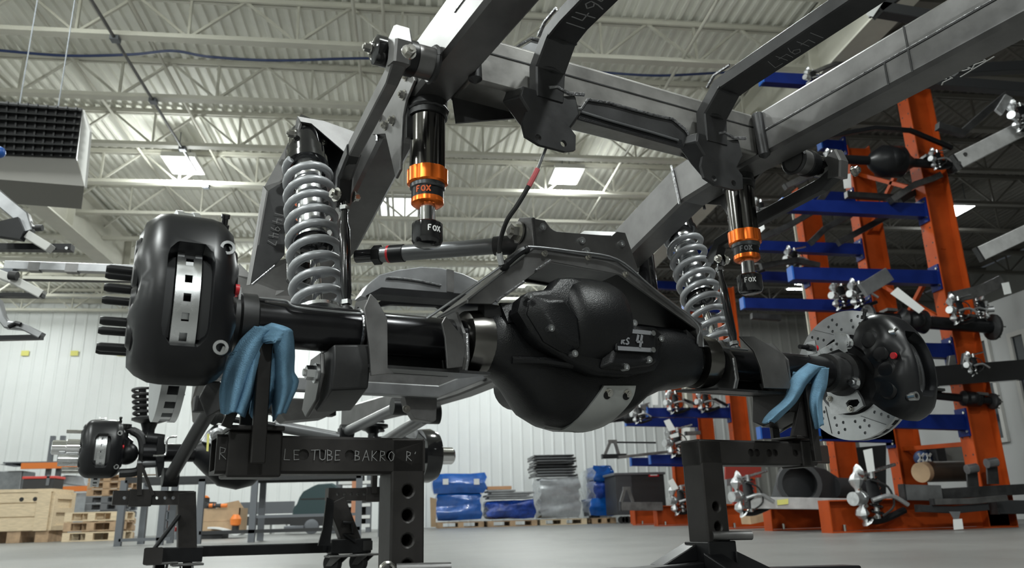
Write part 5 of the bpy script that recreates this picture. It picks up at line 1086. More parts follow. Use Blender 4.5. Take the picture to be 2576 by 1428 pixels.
o = thing('orange_drill', wy(592, 1310, CY-.1), 'orange drill head leaning beside the cardboard box', 'tool'); link('head', MB().lathe(wy(592, 1322, CY-.1), Z1, [(0, .05), (.02, .09), (.12, .10), (.2, .05)], 14), MATS['bright_orange_beam'], o); link('base', MB().cyl(wy(592, 1322, CY-.1)-Z1*.12, wy(592, 1322, CY-.1), .06, n=12), rubber, o)
o = thing('white_sheet', wy(560, 1335, CY-.3), 'crumpled white sheet lying in front of the cardboard box', 'sheet'); mbb = MB(); pts_ = catmull([wy(x, y, CY-.3) for x, y in ((522, 1325), (545, 1326), (570, 1332), (590, 1342), (606, 1338))], 4)
for i in range(len(pts_)-1): mbb.loft([pts_[i], pts_[i]+Y1*.5, pts_[i]+Y1*.5-Z1*.03, pts_[i]-Z1*.03], [pts_[i+1], pts_[i+1]+Y1*.5, pts_[i+1]+Y1*.5-Z1*.03, pts_[i+1]-Z1*.03])
link('fold', mbb, plaster, o)
for i, (x, y, m_, lab) in enumerate(((436, 1275, 'bright_orange_beam', 'orange topped bottle beside the stand post'), (434, 1295, 'teal_bottle', 'teal spray bottle beside the stand post'), (434, 1318, 'bright_orange_beam', 'orange jug low beside the stand post'))):
    mm = MATS.get(m_) or mat(m_, (.06, .25, .28), .4); p_ = wy(x, y, CY+.6); o = thing('spray_bottle', p_, lab, 'bottle'); link('bottle', MB().lathe(p_-Z1*.09, Z1, [(0, .06), (.01, .075), (.12, .07), (.15, .03)], 14), mm, o); link('cap', MB().cyl(p_+Z1*.06, p_+Z1*.10, .03, n=10), plaster, o)
o = thing('bottle_shelf', (px0(434, CY+.6), CY+.7, 0), 'narrow grey shelf rack holding the coloured bottles', 'shelf')
for y in (1284, 1306, 1328): z_ = wy(434, y, CY+.6).z; link('shelf_board', MB().wbox(px0(420, CY+.6), px0(448, CY+.6), CY+.45, CY+.8, z_-.02, z_), greyp, o, flat=True)
for x in (420, 448): link('post', MB().wbox(px0(x, CY+.6)-.02, px0(x, CY+.6)+.02, CY+.45, CY+.8, 0, wy(434, 1262, CY+.6).z), greyp, o, flat=True)
# floor scrubber
SY = 17.5
o = thing('floor_scrubber', (px0(785, SY), SY+.5, 0), 'dark teal ride-on floor scrubber against the white wall', 'cleaning machine')
outl = [(734, 1285), (738, 1275), (745, 1268), (752, 1250), (762, 1235), (790, 1220), (800, 1216), (835, 1214), (850, 1225), (850, 1300), (760, 1302), (735, 1296)]
f0 = [wy(x, y, SY) for x, y in outl]; cen = sum(f0, Vec())/len(f0)
link('hood', MB().rings([[cen+(p-cen)*.94 for p in f0], [p+Y1*.08 for p in f0], [p+Y1*.8 for p in f0], [cen+(p-cen)*.94+Y1*.88 for p in f0]]), teal, o, angle=40)
link('seam_band', MB().wbox(px0(752, SY), px0(850, SY), SY-.005, SY, wy(800, 1254, SY).z-.015, wy(800, 1254, SY).z+.015), rubber, o, flat=True)
link('chassis', MB().wbox(px0(728, SY), px0(850, SY), SY, SY+.8, .16, wy(790, 1296, SY).z), dkp, o, flat=True); link('squeegee', MB().wbox(px0(715, SY), px0(765, SY), SY-.1, SY+.9, .08, .18), greyp, o, bevel=.02)
for x in (783, 838): link('wheel', MB().lathe((px0(x, SY), SY-.05, .15), Y1, [(0, .05), (.0, .12), (.01, .15), (.14, .15), (.15, .12)], 20), greyp, o)
o = thing('dock_rail', (px0(680, 19.5), 19.5, 0), 'low grey steel rail on feet along the wall behind the table', 'rail')
link('rail', MB().wbox(px0(600, 19.5), px0(735, 19.5), 19.5, 19.7, .45, .72), greyp, o, flat=True); link('rail', MB().wbox(px0(600, 19.5), px0(735, 19.5), 19.5, 19.7, .2, .40), dkp, o, flat=True)
for x in (625, 665, 705): link('foot', MB().wbox(px0(x, 19.5)-.12, px0(x, 19.5)+.12, 19.45, 19.8, 0, .2), plaster, o, flat=True)
# shelving with stock behind the right cart
SHY = 17.8
o = thing('stock_shelf', (px0(900, SHY), SHY, 0), 'narrow grey shelving with white boards and an orange strip behind the right cart', 'shelf')
for x in (847, 925): link('post', MB().wbox(px0(x, SHY)-.05, px0(x, SHY)+.05, SHY, SHY+.5, 0, wy(880, 1192, SHY).z), greyp, o, flat=True)
for y in (1213, 1270, 1300, 1322): z_ = wy(890, y, SHY).z; link('shelf_board', MB().wbox(px0(847, SHY), px0(930, SHY), SHY-.02, SHY+.5, z_-.035, z_+.035), plaster, o, flat=True)
link('back_sheet', MB().wbox(px0(847, SHY), px0(925, SHY), SHY+.45, SHY+.5, .1, wy(880, 1235, SHY).z), dkp, o, flat=True)
link('orange_strip', MB().wbox(px0(882, SHY), px0(900, SHY), SHY-.05, SHY-.02, 0.02, wy(880, 1205, SHY).z), mat('pale_orange_board', (.55, .25, .14), .6), o, flat=True)
# panels on end next to the post
o = thing('panel_bundle', (px0(982, 18.2), 18.4, 0), 'tall grey stacked sheet bundle just left of the left stand post', 'bundle')
for k in range(9): z_ = wy(982, 1202, 18.2).z*k/9; link('sheet', MB().wbox(px0(966, 18.2)+.03*math.sin(k*2.1), px0(1010, 18.2)+.02*math.cos(k), 18.2, 19, z_+.0, z_+wy(982, 1202, 18.2).z/9-.02), sheetm, o, flat=True)
# ------------------------------------------------------------------ wrapped stacks by the wall, centre
def lump(x0, x1, Y, d, z0, z1, jit=.04, n=7, seed=1):
    rnd = random.Random(seed); mb = MB(); rs = []
    for i in range(n+1):
        z_ = z0+(z1-z0)*i/n; row = []
        e = .93 if i in (0, n) else 1
        per = [(a, 0) for a in (0, .25, .5, .75, 1)]+[(1, b) for b in (.33, .66)]+[(a, 1) for a in (1, .75, .5, .25, 0)]+[(0, b) for b in (.66, .33)]
        for a, b in per: row.append(Vec((x0+(x1-x0)*(.5+(a-.5)*e)+rnd.uniform(-jit, jit), Y+d*(.5+(b-.5)*e)+rnd.uniform(-jit, jit), z_+rnd.uniform(-jit, jit)*.5)))
        rs.append(row)
    return mb.rings(rs)
PY = 20.3
pallet(px0(1100, PY), px0(1218, PY), PY, 0, 'wooden pallet under the tall blue wrapped stack', wood2, dep=1.2, grp='pallets by the back wall')
o = thing('blue_wrapped_stack', (px0(1158, PY), PY+.6, .15), 'tall blue film wrapped stack on a pallet right of the left stand post', 'wrapped stack')
zt_ = wy(1150, 1190, PY).z; zm_ = wy(1150, 1240, PY).z
link('lower_load', lump(px0(1099, PY), px0(1212, PY), PY, 1.2, .19, zm_, .04, 9, 3), bfilm, o, angle=60); link('upper_load', lump(px0(1088, PY), px0(1224, PY), PY-.05, 1.3, zm_+.0, zt_, .03, 4, 4), bfilm, o, angle=60)
for x in (1121, 1199): p_ = wy(x, 1211, PY-.11); link('paper_label', MB().box(p_, X1, Y1, Z1, .14, .01, .14), plaster, o, flat=True)
pallet(px0(1228, PY-.3), px0(1352, PY-.3), PY-.3, 0, 'wooden pallet under the low blue wrapped stack', wood2, dep=1.2, grp='pallets by the back wall')
o = thing('blue_wrapped_stack', (px0(1290, PY-.3), PY+.3, .15), 'low dark blue wrapped stack with grey sheets on top', 'wrapped stack')
z1_ = wy(1290, 1258, PY-.3).z
link('load', lump(px0(1227, PY-.3), px0(1350, PY-.3), PY-.3, 1.2, .19, z1_, .05, 6, 5), mat('dark_blue_film', (.008, .04, .24), .25, .1, .5, 6, .9, 12, coat=.5), o, angle=60)
for k, (a_, b_) in enumerate(((1232, 1345), (1226, 1335), (1238, 1348), (1230, 1300))): o2 = tag(link('loose_sheet', MB().wbox(px0(a_, PY-.3), px0(b_, PY-.3), PY-.3, PY+.8, z1_+.05+.055*k, z1_+.05+.055*k+.04), sheetm, loc=(px0(1290, PY), PY, z1_), flat=True), 'grey steel sheet, %s on the low blue wrapped stack' % ('lowest', 'second', 'third', 'topmost')[k], 'sheet', 'loose sheets on the low blue stack')
tag(link('timber_offcut', MB().wbox(px0(1228, PY), px0(1290, PY), PY, PY+.3, z1_+.28, z1_+.36), mat('orange_timber', (.5, .27, .14), .7), loc=(px0(1260, PY), PY, z1_+.3), flat=True), 'short orange brown timber lying on the grey sheets', 'timber')
tag(link('brown_board', MB().prism([wy(x, y, PY-.5) for x, y in ((1082, 1250), (1098, 1254), (1096, 1325), (1084, 1325))], Y1*.05), card, loc=wy(1090, 1300, PY), flat=True), 'brown board leaning left of the tall blue wrapped stack', 'board')
pallet(px0(1360, PY), px0(1478, PY), PY, 0, 'wooden pallet under the tall grey sheet stack', wood, dep=1.2, grp='pallets by the back wall')
zs0, zs1 = wy(1410, 1200, PY).z, wy(1410, 1143, PY).z
o = thing('wrapped_sheet_stack', (px0(1415, PY), PY+.6, .15), 'grey sheet stack wrapped in clear film on a pallet by the wall', 'wrapped stack'); link('load', lump(px0(1362, PY), px0(1464, PY), PY, 1.2, .18, zs0, .04, 12, 8), film, o, angle=60)
ords = ['lowest', 'second', 'third', 'fourth', 'fifth', 'sixth', 'seventh', 'topmost']
for k in range(8):
    a_, b_ = px0(1352+3*math.sin(k*1.7), PY), px0(1457+4*math.cos(k*2.3), PY); z_ = zs0+.02+(zs1-zs0)*k/8; h_ = (zs1-zs0)/8
    o2 = thing('steel_sheet_tray', ((a_+b_)/2, PY+.6, z_), 'grey steel sheet tray, %s of those on the clear wrapped stack' % ords[k], 'sheet', 'sheet trays on the clear wrapped stack')
    link('sheet', MB().wbox(a_, b_, PY, PY+1.2, z_+h_*.55, z_+h_*.75), sheetm if k not in (3, 4) else dkp, o2, flat=True); link('rim', MB().wbox(a_, a_+.03, PY, PY+1.2, z_+h_*.1, z_+h_*.75), steel, o2, flat=True); link('rim', MB().wbox(b_-.03, b_, PY, PY+1.2, z_+h_*.1, z_+h_*.75), steel, o2, flat=True)
pallet(px0(1492, PY), px0(1552, PY), PY, 0, 'wooden pallet under the narrow blue wrapped stack', wood2, dep=1.0, grp='pallets by the back wall')
o = thing('blue_wrapped_stack', (px0(1525, PY), PY+.5, .15), 'narrow tall blue wrapped stack beside the black toolbox', 'wrapped stack')
zq = [.19, wy(1520, 1252, PY).z, wy(1520, 1210, PY).z, wy(1520, 1172, PY).z]
for k, (a_, b_) in enumerate(((1488, 1560), (1503, 1556), (1504, 1552))): link('load', lump(px0(a_, PY), px0(b_, PY), PY, 1.0, zq[k], zq[k+1], .05, 5, 11+k), bfilm if k != 1 else MATS['dark_blue_film'], o, angle=60)
o = thing('clear_wrapped_stack', (px0(1495, PY+.9), PY+1.2, .0), 'milky film wrapped stack behind the narrow blue stack', 'wrapped stack'); link('load', lump(px0(1486, PY+.9), px0(1516, PY+.9), PY+1.1, .8, 0, wy(1500, 1180, PY+.9).z, .03, 8, 21), mat('milky_film', (.6, .63, .64), .3, 0, .1, 5, .5, 10), o, angle=60)
# black truck toolbox
TB = 19.0
bx0, bx1 = px0(1556, TB), px0(1682, TB); zt2 = wy(1600, 1188, TB).z
o = thing('black_toolbox', ((bx0+bx1)/2, TB+.6, 0), 'big black tool chest with red badge behind the far orange rack foot', 'tool chest')
link('chest', MB().wbox(bx0, bx1, TB, TB+1.1, .2, zt2-.06), dkp, o, bevel=.02); link('lid', MB().wbox(bx0-.03, bx1+.03, TB-.03, TB+1.13, zt2-.06, zt2), greyp, o, bevel=.01); pb = link('red_badge', MB().wbox(px0(1642, TB), px0(1668, TB), TB-.02, TB-.005, wy(1655, 1198, TB).z, wy(1655, 1190, TB).z), redp, o, flat=True)
link('badge_stroke', MB().wbox(px0(1646, TB), px0(1664, TB), TB-.024, TB-.02, wy(1655, 1195.5, TB).z, wy(1655, 1192.5, TB).z), decalw, pb, flat=True)
link('corner_panel', MB().wbox(bx0, px0(1597, TB), TB-.015, TB, .2, zt2-.07), mat('slate_panel', (.05, .053, .06), .5), o, flat=True)
for x in (1566, 1575, 1583): link('wheel', MB().cyl((px0(x, TB), TB, .09), (px0(x, TB), TB+.06, .09), .08, n=14), rubber, o)
# ------------------------------------------------------------------ orange cantilever racks at the right
orange_d = orange_p
RX0 = 4.36
def column(o, X, Y, z0, z1, ex=None):
    """I section: narrow punched flange toward the aisle, broad web toward the camera"""
    w, d, t = .34, .20, .012
    link('column_web', MB().wbox(X+t, X+w-t, Y-.006, Y+.006, z0, z1), orange_p, o, flat=True)
    cut = MB(); z = z0+.3
    f = link('column_flange', MB().wbox(X, X+t, Y-d/2, Y+d/2, z0, z1), orange_p, o, flat=True)
    link('column_flange', MB().wbox(X+w-t, X+w, Y-d/2, Y+d/2, z0, z1), orange_p, o, flat=True)
    z = z0+.2; hm = MB()
    while z < z1:
        for s_ in (-1, 1): hm.cyl((X-.001, Y+s_*.06, z), (X+.0005, Y+s_*.06, z), .012, n=8)
        z += .19
    hh = link('flange_holes', hm, rubber, f, flat=True); hh['kind'] = 'stuff'
    zz = z0+.25; hm2 = MB()
    while zz < z1: hm2.cyl((X+w-.03, Y-d/2-.001, zz), (X+w-.03, Y-d/2, zz), .008, n=6); zz += .3
def arm(o, X, Y, z, xl, h=.15):
    """blue arm with an end plate at the aisle and a bolted bracket at the column"""
    a = link('arm', MB().loft([Vec((X, Y+s_*.055, z+q)) for s_, q in ((-1, -h/2), (1, -h/2), (1, h/2), (-1, h/2))], [Vec((xl, Y+s_*.055, z+.03+q)) for s_, q in ((-1, -h*.42), (1, -h*.42), (1, h*.42), (-1, h*.42))]), blue_p, o, flat=True)
    link('end_plate', MB().wbox(xl-.02, xl, Y-.06, Y+.06, z+.03-h*.45, z+.03+h*.5), bluel_p, a, flat=True)
    link('arm_bracket', MB().wbox(X-.02, X-.001, Y-.09, Y+.09, z-h*.9, z+h*.9), blue_p, a, flat=True)
    for q in (-.6, .6): link('bolt', MB().cyl((X-.035, Y-.07, z+h*q), (X-.02, Y-.07, z+h*q), .015, n=8), zinc, a)
def base(o, X, Y, xl, h):
    b = link('base_beam', MB().wbox(xl, X+.34, Y-.006, Y+.006, .02, h), orange_p, o, flat=True)
    link('base_flange', MB().wbox(xl, X+.34, Y-.11, Y+.11, h-.012, h), orange_p, b, flat=True); link('base_flange', MB().wbox(xl, X+.34, Y-.11, Y+.11, .0, .014), orange_p, b, flat=True)
    link('base_end', MB().wbox(xl-.012, xl, Y-.11, Y+.11, 0, h), orange_p, b, flat=True)
    link('anchor', MB().cyl((xl+.15, Y-.07, .014), (xl+.15, Y-.07, .08), .018, n=8), zinc, b)
NX = 6.02
rk = thing('cantilever_rack', (NX, 9.5, 0), 'near orange cantilever rack with long blue arms right of the drilled brake disc', 'rack', 'cantilever racks')
YC = (8.1, 9.5, 11.0)
for Y in YC: column(rk, NX+.12, Y, 0, 5.6 if Y < 9 else 5.2)
for Y, y in ((8.1, 1315), (9.5, 1305), (11.0, 1300)): base(rk, NX+.1, Y, RX0, .33)
def zc(x, y, Y): return wy(x, y, Y).z
ARMS = [(8.1, 2150, 528, 1970), (8.1, 2170, 698, 1992), (8.1, 2330, 884, 2200), (8.1, 2330, 1064, 2210), (9.5, 2030, 627, 1906), (9.5, 1960, 770, 1870), (9.5, 2100, 500, 2040), (9.5, 2230, 1098, 2060), (9.5, 2150, 1092, 1912), (8.1, 2100, 212, 1918), (11.0, 1985, 700, 1900), (9.5, 2140, 372, 2065)]
for Y, x, y, xl in ARMS: arm(rk, NX+.12, Y, zc(x, y, Y), wy(xl, y, Y).x, .17 if Y < 9 else .16)
# tie braces between the near columns
for (za, zb2) in ((3.9, 4.8), (4.8, 3.9), (2.2, 3.2), (3.2, 2.2), (.9, .95)):
    link('brace', MB().beam((NX+.28, 8.1, za), (NX+.28, 9.5, zb2), .05, .05), orange_p, rk, flat=True)
fk = thing('cantilever_rack', (5.9, 16.2, 0), 'far orange cantilever rack between the black toolbox and the right stand post', 'rack', 'cantilever racks')
for Y in (14.6, 16.4, 18.2): column(fk, 6.15, Y, 0, 4.6)
for Y, xl in ((16.4, 1595), (14.6, 1650), (18.2, 1590)): base(fk, 6.1, Y, wy(xl, 1300, Y).x, .36)
for Y, x, y, xl in ((16.4, 1640, 1064, 1575), (14.6, 1720, 1040, 1628), (16.4, 1640, 1164, 1588), (14.6, 1700, 1158, 1636), (14.6, 1790, 775, 1720), (16.4, 1700, 720, 1640), (14.6, 1770, 640, 1700)): arm(fk, 6.15, Y, zc(x, y, Y), wy(xl, y, Y).x, .20)
# cream building columns
def bcol(x, Y, z1, lab):
    X = wy(x, 900, Y).x; o = thing('building_column', (X, Y, 0), lab, 'column', 'cream building columns')
    for s_ in (-1, 1): link('flange', MB().wbox(X-.17, X+.17, Y+s_*.15-.012, Y+s_*.15+.012, 0, z1), cream, o, flat=True)
    link('web', MB().wbox(X-.012, X+.012, Y-.15, Y+.15, 0, z1), cream, o, flat=True)
    link('side_plate', MB().wbox(X-.17, X-.155, Y-.16, Y+.05, 0, z1), cream, o, flat=True)
bcol(2080, 11.6, 5.4, 'pale cream building column behind the near rack and the drilled disc')
bcol(1730, 20.5, 5.4, 'pale cream building column behind the far rack')
# ------------------------------------------------------------------ stock lying on the racks
def w(x, y, Y=8.0): return wy(x, y, Y)
def knuckle(x, y, Y, s, lab, tagp=None, flip=1):
    """bare cast steering knuckle with hub, coil spring strut and arms; s is its height in metres"""
    c = w(x, y, Y); o = thing('suspension_corner', c-Z1*s*.5, lab, 'suspension part', 'suspension corners on the racks')
    R_ = random.Random(int(x)); f = flip
    link('cast_knuckle', MB().sweep(catmull([c+Vec((f*.02, 0, .5))*s, c+Vec((f*-.10, 0, .42))*s, c+Vec((f*-.12, -.03, .15))*s, c+Vec((f*-.05, -.05, -.1))*s, c+Vec((f*-.08, 0, -.35))*s, c+Vec((f*.03, .03, -.5))*s], 4), [s*(.10+.045*math.sin(i*1.3)) for i in range(21)], 8), cast, o)
    link('brake_caliper', MB().hull([c+Vec((f*a_, b_, d_))*s for a_, b_, d_ in ((.02, -.1, .3), (.2, -.15, .34), (.3, -.1, .2), (.28, -.2, -.1), (.1, -.22, -.2), (.0, -.15, 0), (.2, .1, .3), (.3, .1, -.1))]), black, o, bevel=.006)
    link('hose', MB().sweep(catmull([c+Vec((f*.1, -.2, .3))*s, c+Vec((f*.4, -.25, .15))*s, c+Vec((f*.5, -.2, -.2))*s, c+Vec((f*.2, -.25, -.4))*s], 4), s*.022, 6), rubber, o)
    for a_, b_ in ((.0, .33), (-.14, .12), (-.06, -.2), (.1, -.42)): link('bolt', MB().cyl(c+Vec((f*a_, -.12, b_))*s, c+Vec((f*a_, -.17, b_))*s, s*.035, n=6), zinc, o)
    link('hub_barrel', MB().pipe(c+Vec((f*-.1, -.05, -.05))*s, c+Vec((f*-.33, -.16, -.06))*s, s*.13, s*.08, 18), cast, o)
    link('hub_flange', MB().cyl(c+Vec((f*-.30, -.16, -.06))*s, c+Vec((f*-.34, -.18, -.06))*s, s*.135, n=14), cast, o)
    pts = [c+Vec((f*.24+.11*math.cos(2*PI*i/12), .11*math.sin(2*PI*i/12), .38-.75*i/72))*s for i in range(73)]
    link('spring', MB().sweep(pts, s*.028, 6), gloss, o); link('damper', MB().cyl(c+Vec((f*.24, 0, .5))*s, c+Vec((f*.24, 0, -.45))*s, s*.06, n=12), alu, o)
    link('upper_arm', MB().cyl(c+Vec((f*.0, 0, .40))*s, c+Vec((f*.85, .1, .60))*s, s*.035, n=10), alu, o)
    link('lower_arm', MB().sweep(catmull([c+Vec((f*-.02, .0, -.47))*s, c+Vec((f*.35, .05, -.48))*s, c+Vec((f*.9, .1, -.30))*s], 4), s*.07, 8), black, o)
    link('steering_arm', MB().sweep(catmull([c+Vec((f*.05, -.2, -.1))*s, c+Vec((f*.45, -.22, -.02))*s, c+Vec((f*.8, -.2, -.2))*s], 4), s*.045, 8), cast, o)
    return o
def tagcard(q, Y, lab, m=None, d=.004, on=None):
    p_ = [w(x, y, Y) for x, y in q]
    if on is not None: o = link('paper_tag', MB().prism(p_, Y1*d), m or plaster, on, flat=True); o['label'] = lab; return o
    return tag(link('paper_tag', MB().prism(p_, Y1*d), m or plaster, loc=p_[0], flat=True), lab, 'tag')
def axle(x0, y0, x1, y1, Y, r, lab, dx=.55, dr=2.6, m=None):
    a, b = w(x0, y0, Y), w(x1, y1, Y); d = (b-a).normalized(); o = thing('spare_axle', (a+b)/2, lab, 'axle', 'spare axles on the racks'); m = m or black
    link('tube', MB().cyl(a, b, r, n=18), m, o); L_ = (b-a).length; c = a.lerp(b, dx)
    link('housing', MB().lathe(c-d*r*dr*1.5, d, [(0, r), (r*.8, r*1.9), (r*dr*.9, r*dr), (r*dr*2.1, r*dr), (r*dr*2.6, r*1.8), (r*dr*3.0, r)], 22), m, o); link('cover', MB().sphere(c-Y1*r*.9, r*dr*.85, 16, 10), m, o)
    for p_, s_ in ((a, -1), (b, 1)):
        link('hub', MB().lathe(p_, d*s_, [(0, r*1.3), (.02, r*2.0), (.05, r*2.0), (.06, r*1.1), (.11, r*.9)], 18), steel_d, o); link('spring_pad', MB().box(p_-d*s_*L_*.16+Z1*r*1.3, d, Y1, Z1, .12, .16, .03), steel, o, flat=True)
        for k in range(5): t = 2*PI*k/5; e_ = d.orthogonal().normalized(); g_ = d.cross(e_); q_ = p_+(e_*math.cos(t)+g_*math.sin(t))*r*1.6; link('stud', MB().cyl(q_+d*s_*.05, q_+d*s_*.10, .007, n=6), zinc, o)
    return o
def tuberun(pts, Y, wd_, ht, m, lab, nm='frame_rail', cat='rail', ends=True):
    P = [w(x, y, Y) for x, y in pts]; o = thing(nm, P[0], lab, cat); link('tube', MB().sweep(P, 0, prof=recprof(wd_, ht, .006), up=Z1), m, o, angle=30)
    if ends: link('end_cap', MB().box(P[0], (P[1]-P[0]).normalized(), Y1, (P[1]-P[0]).normalized().cross(Y1), .02, wd_*1.06, ht*1.06), steel_d, o, flat=True)
    return o
# on the near base feet
alr = tuberun([(1880, 1264), (2030, 1266), (2135, 1268)], 8.6, .13, .125, railalu, 'broad aluminium coloured rail lying across the orange base feet'); link('label', MB().prism([w(x, y, 8.52) for x, y in ((1955, 1257), (1983, 1254), (1983, 1267), (1956, 1270))], Y1*.004), yellow, alr, flat=True)
knuckle(1864, 1243, 8.6, .42, 'bare cast suspension corner at the left end of the broad rail')
big_corner = knuckle(2172, 1246, 7.9, .52, 'biggest bare cast suspension corner right of the drilled disc, above the orange feet')
c_ = w(2000, 1215, 9.0); o = thing('gearbox_case', c_-Z1*.2, 'dark gearbox bell housing wrapped in film on the broad rail', 'gearbox')
mb = MB().pipe(c_+Vec((-.12, -.35, -.02)), c_+Vec((-.02, -.1, 0)), .24, .19, 24); link('bell', mb, dkp, o); link('case', MB().hull([c_+Vec(q) for q in ((-.25, -.15, -.2), (-.25, -.15, .16), (.0, -.2, .22), (.35, -.1, .16), (.62, .1, .06), (.62, .1, -.2), (.1, -.2, -.22), (0, .3, .2), (.4, .35, .1), (.4, .35, -.2), (-.2, .3, -.2))]), dkp, o, bevel=.02); link('tail', MB().cyl(c_+Vec((.5, .05, -.06)), c_+Vec((1.0, .2, -.08)), .12, n=16), dkp, o); link('flange', MB().cyl(c_+Vec((.9, .15, -.02)), c_+Vec((.95, .17, -.02)), .16, n=16), steel_d, o)
tagcard([(2172, 1132), (2194, 1127), (2201, 1184), (2183, 1188)], 7.75, 'white paper tag', on=big_corner)
tuberun([(2270, 1238), (2362, 1240)], 7.9, .10, .16, steel_l, 'grey frame plate with two holes right of the biggest suspension corner', 'frame_plate', 'plate')
tuberun([(2362, 1242), (2640, 1226)], 7.95, .12, .11, steel_d, 'dark grey frame tube on the orange feet at the right edge')
tuberun([(2345, 1262), (2440, 1260), (2530, 1252)], 7.7, .06, .06, steel, 'slim steel bar with bright edge below the dark grey frame tube', 'steel_bar', 'bar')
low_beam = tuberun([(2310, 1278), (2400, 1282), (2480, 1274)], 7.75, .09, .07, dkp, 'black axle beam hanging below the slim steel bar', 'axle_beam', 'beam')
tuberun([(2500, 1275), (2640, 1275)], 7.9, .12, .14, dkp, 'black beam on the orange feet at the right edge', 'axle_beam', 'beam')
tagcard([(2398, 1306), (2420, 1304), (2424, 1330), (2400, 1332)], 7.6, 'white paper tag', on=low_beam); tagcard([(2388, 1286), (2416, 1286), (2412, 1306), (2400, 1306)], 7.62, 'grey tape strip', sheetm, on=low_beam)
rl_ = thing('paper_roll', w(2370, 1186, 8.8), 'dark roll with brown cardboard end on the rack behind the frame plate', 'roll'); link('roll', MB().cyl(w(2330, 1186, 8.8), w(2450, 1184, 8.9), .12, n=24), mat('dark_brown_roll', (.035, .02, .012), .4), rl_); link('core_end', MB().cyl(w(2316, 1188, 8.75), w(2330, 1186, 8.8), .115, n=24), card, rl_)
o = thing('grey_carton', w(2390, 1150, 9.3), 'grey carton with dark letter on the rack behind the dark roll', 'carton'); link('carton', MB().box(w(2392, 1150, 9.4), X1, Y1, Z1, .5, .4, .26), mat('grey_carton_board', (.2, .2, .19), .8), o, bevel=.005); link('side_board', MB().box(w(2350, 1150, 9.15), X1, Y1, Z1, .12, .3, .24), dkp, o, bevel=.004)
o = thing('patterned_sack', w(2325, 1152, 9.2), 'blue and white patterned sack beside the grey carton', 'sack'); link('sack', MB().sphere(w(2325, 1152, 9.2), .13, 14, 10, sc=(1, .8, .8)), mat('blue_sack', (.03, .06, .16), .6), o)
for a_, b_ in (((2310, 1140), (2325, 1162)), ((2325, 1140), (2310, 1162)), ((2330, 1140), (2342, 1162)), ((2342, 1140), (2330, 1162))): link('white_band', MB().beam(w(*a_, 9.08), w(*b_, 9.08), .025, .008, Y1), plaster, o, flat=True)
o = thing('bracket_pair', w(2485, 1180, 7.9), 'upright dark brackets with bright bushings on the grey frame tube', 'bracket')
for x, y in ((2432, 1180), (2482, 1165)): link('bushing', MB().cyl(w(x, y, 7.85), w(x+24, y-4, 7.85), .05, n=14), steel_l, o); link('plate', MB().prism([w(x, y-6, 7.9), w(x+26, y-8, 7.9), w(x+32, y+52, 7.9), w(x+4, y+52, 7.9)], Y1*.02), steel_d, o, flat=True)
# on the near arms
axle(2030, 396, 2390, 414, 7.9, .055, 'black spare axle with round cover lying high on the near rack below the right rail', .58, 3.5)
beam_axle = axle(2190, 800, 2490, 822, 7.9, .075, 'black spare axle beam on the blue arm above the big black caliper', .35, 1.6)
tuberun([(2060, 348), (2200, 322), (2290, 328), (2395, 372)], 7.8, .05, .05, black, 'black bent bar arching over the highest spare axle', 'sway_rod', 'bar')
tuberun([(2395, 748), (2440, 738), (2475, 728), (2520, 706)], 7.75, .05, .13, steel, 'grey control arm on the spare axle by the office wall', 'control_arm', 'control arm')
knuckle(2474, 776, 7.85, .26, 'small cast hub corner at the right end of the spare axle beam', flip=-1)
tagcard([(2240, 738), (2258, 722), (2326, 776), (2312, 788)], 7.7, 'long white card', on=beam_axle); tagcard([(2520, 712), (2538, 709), (2545, 737), (2527, 741)], 7.7, 'white paper tag', on=beam_axle)
tuberun([(2170, 730), (2235, 690)], 7.75, .06, .16, steel_l, 'pale steel plate standing on the blue arm above the big caliper', 'steel_plate', 'plate', ends=False)
o = tuberun([(2345, 948), (2576, 930)], 7.9, .12, .22, gloss, 'thick black frame beam right of the big black caliper'); link('end_plate', MB().prism([w(x, y, 7.8) for x, y in ((2308, 935), (2344, 922), (2346, 955), (2310, 965))], Y1*.03), steel_l, o, flat=True)
for x, y in ((2395, 912), (2432, 905)): link('bracket', MB().prism([w(x-10, y+14, 7.85), w(x-6, y-18, 7.85), w(x+8, y-20, 7.85), w(x+14, y+14, 7.85)], Y1*.05), steel, o, bevel=.004)
low_axle = axle(2330, 992, 2490, 1008, 8.0, .045, 'black spare axle hanging under the thick black frame beam', .7, 1.9)
tagcard([(2305, 992), (2322, 988), (2326, 1016), (2302, 1020)], 7.7, 'pale green tag', mat('pale_green_card', (.45, .6, .35), .8), on=low_axle)
# tubular truck frames on the arms
for i, (pts, Y, m_, lab) in enumerate((([(1900, 605), (1980, 570), (2040, 535), (2080, 480)], 8.9, steel_d, 'brown black frame tube kinked upward above the long blue arm'), ([(2040, 610), (2075, 575), (2140, 540)], 8.7, steel_d, 'dark frame tube slanting under the long blue arm'),
    ([(2110, 610), (2230, 545)], 8.5, steel_d, 'straight dark frame tube slanting under the long blue arm near the column'), ([(1975, 470), (2060, 430), (2080, 395)], 8.8, steel, 'steel frame tube climbing left of the highest spare axle'), ([(2130, 490), (2255, 498)], 8.2, steel_d, 'dark box beam across the orange column above the long blue arm'),
    ([(2240, 505), (2300, 465), (2345, 450), (2365, 440)], 8.0, steel, 'grey frame tube rising to the right column above the long blue arm'), ([(2265, 505), (2380, 440)], 8.2, steel_d, 'dark frame tube rising beside the grey one to the right column'),
    ([(1960, 800), (1890, 795)], 9.4, steel_d, 'short dark tube on the lowest left blue arm'), ([(1915, 670), (2000, 655), (2060, 668)], 9.2, steel_d, 'dark bent tube lying between the left blue arms'))):
    tuberun(pts, Y, .07, .075, m_, lab)
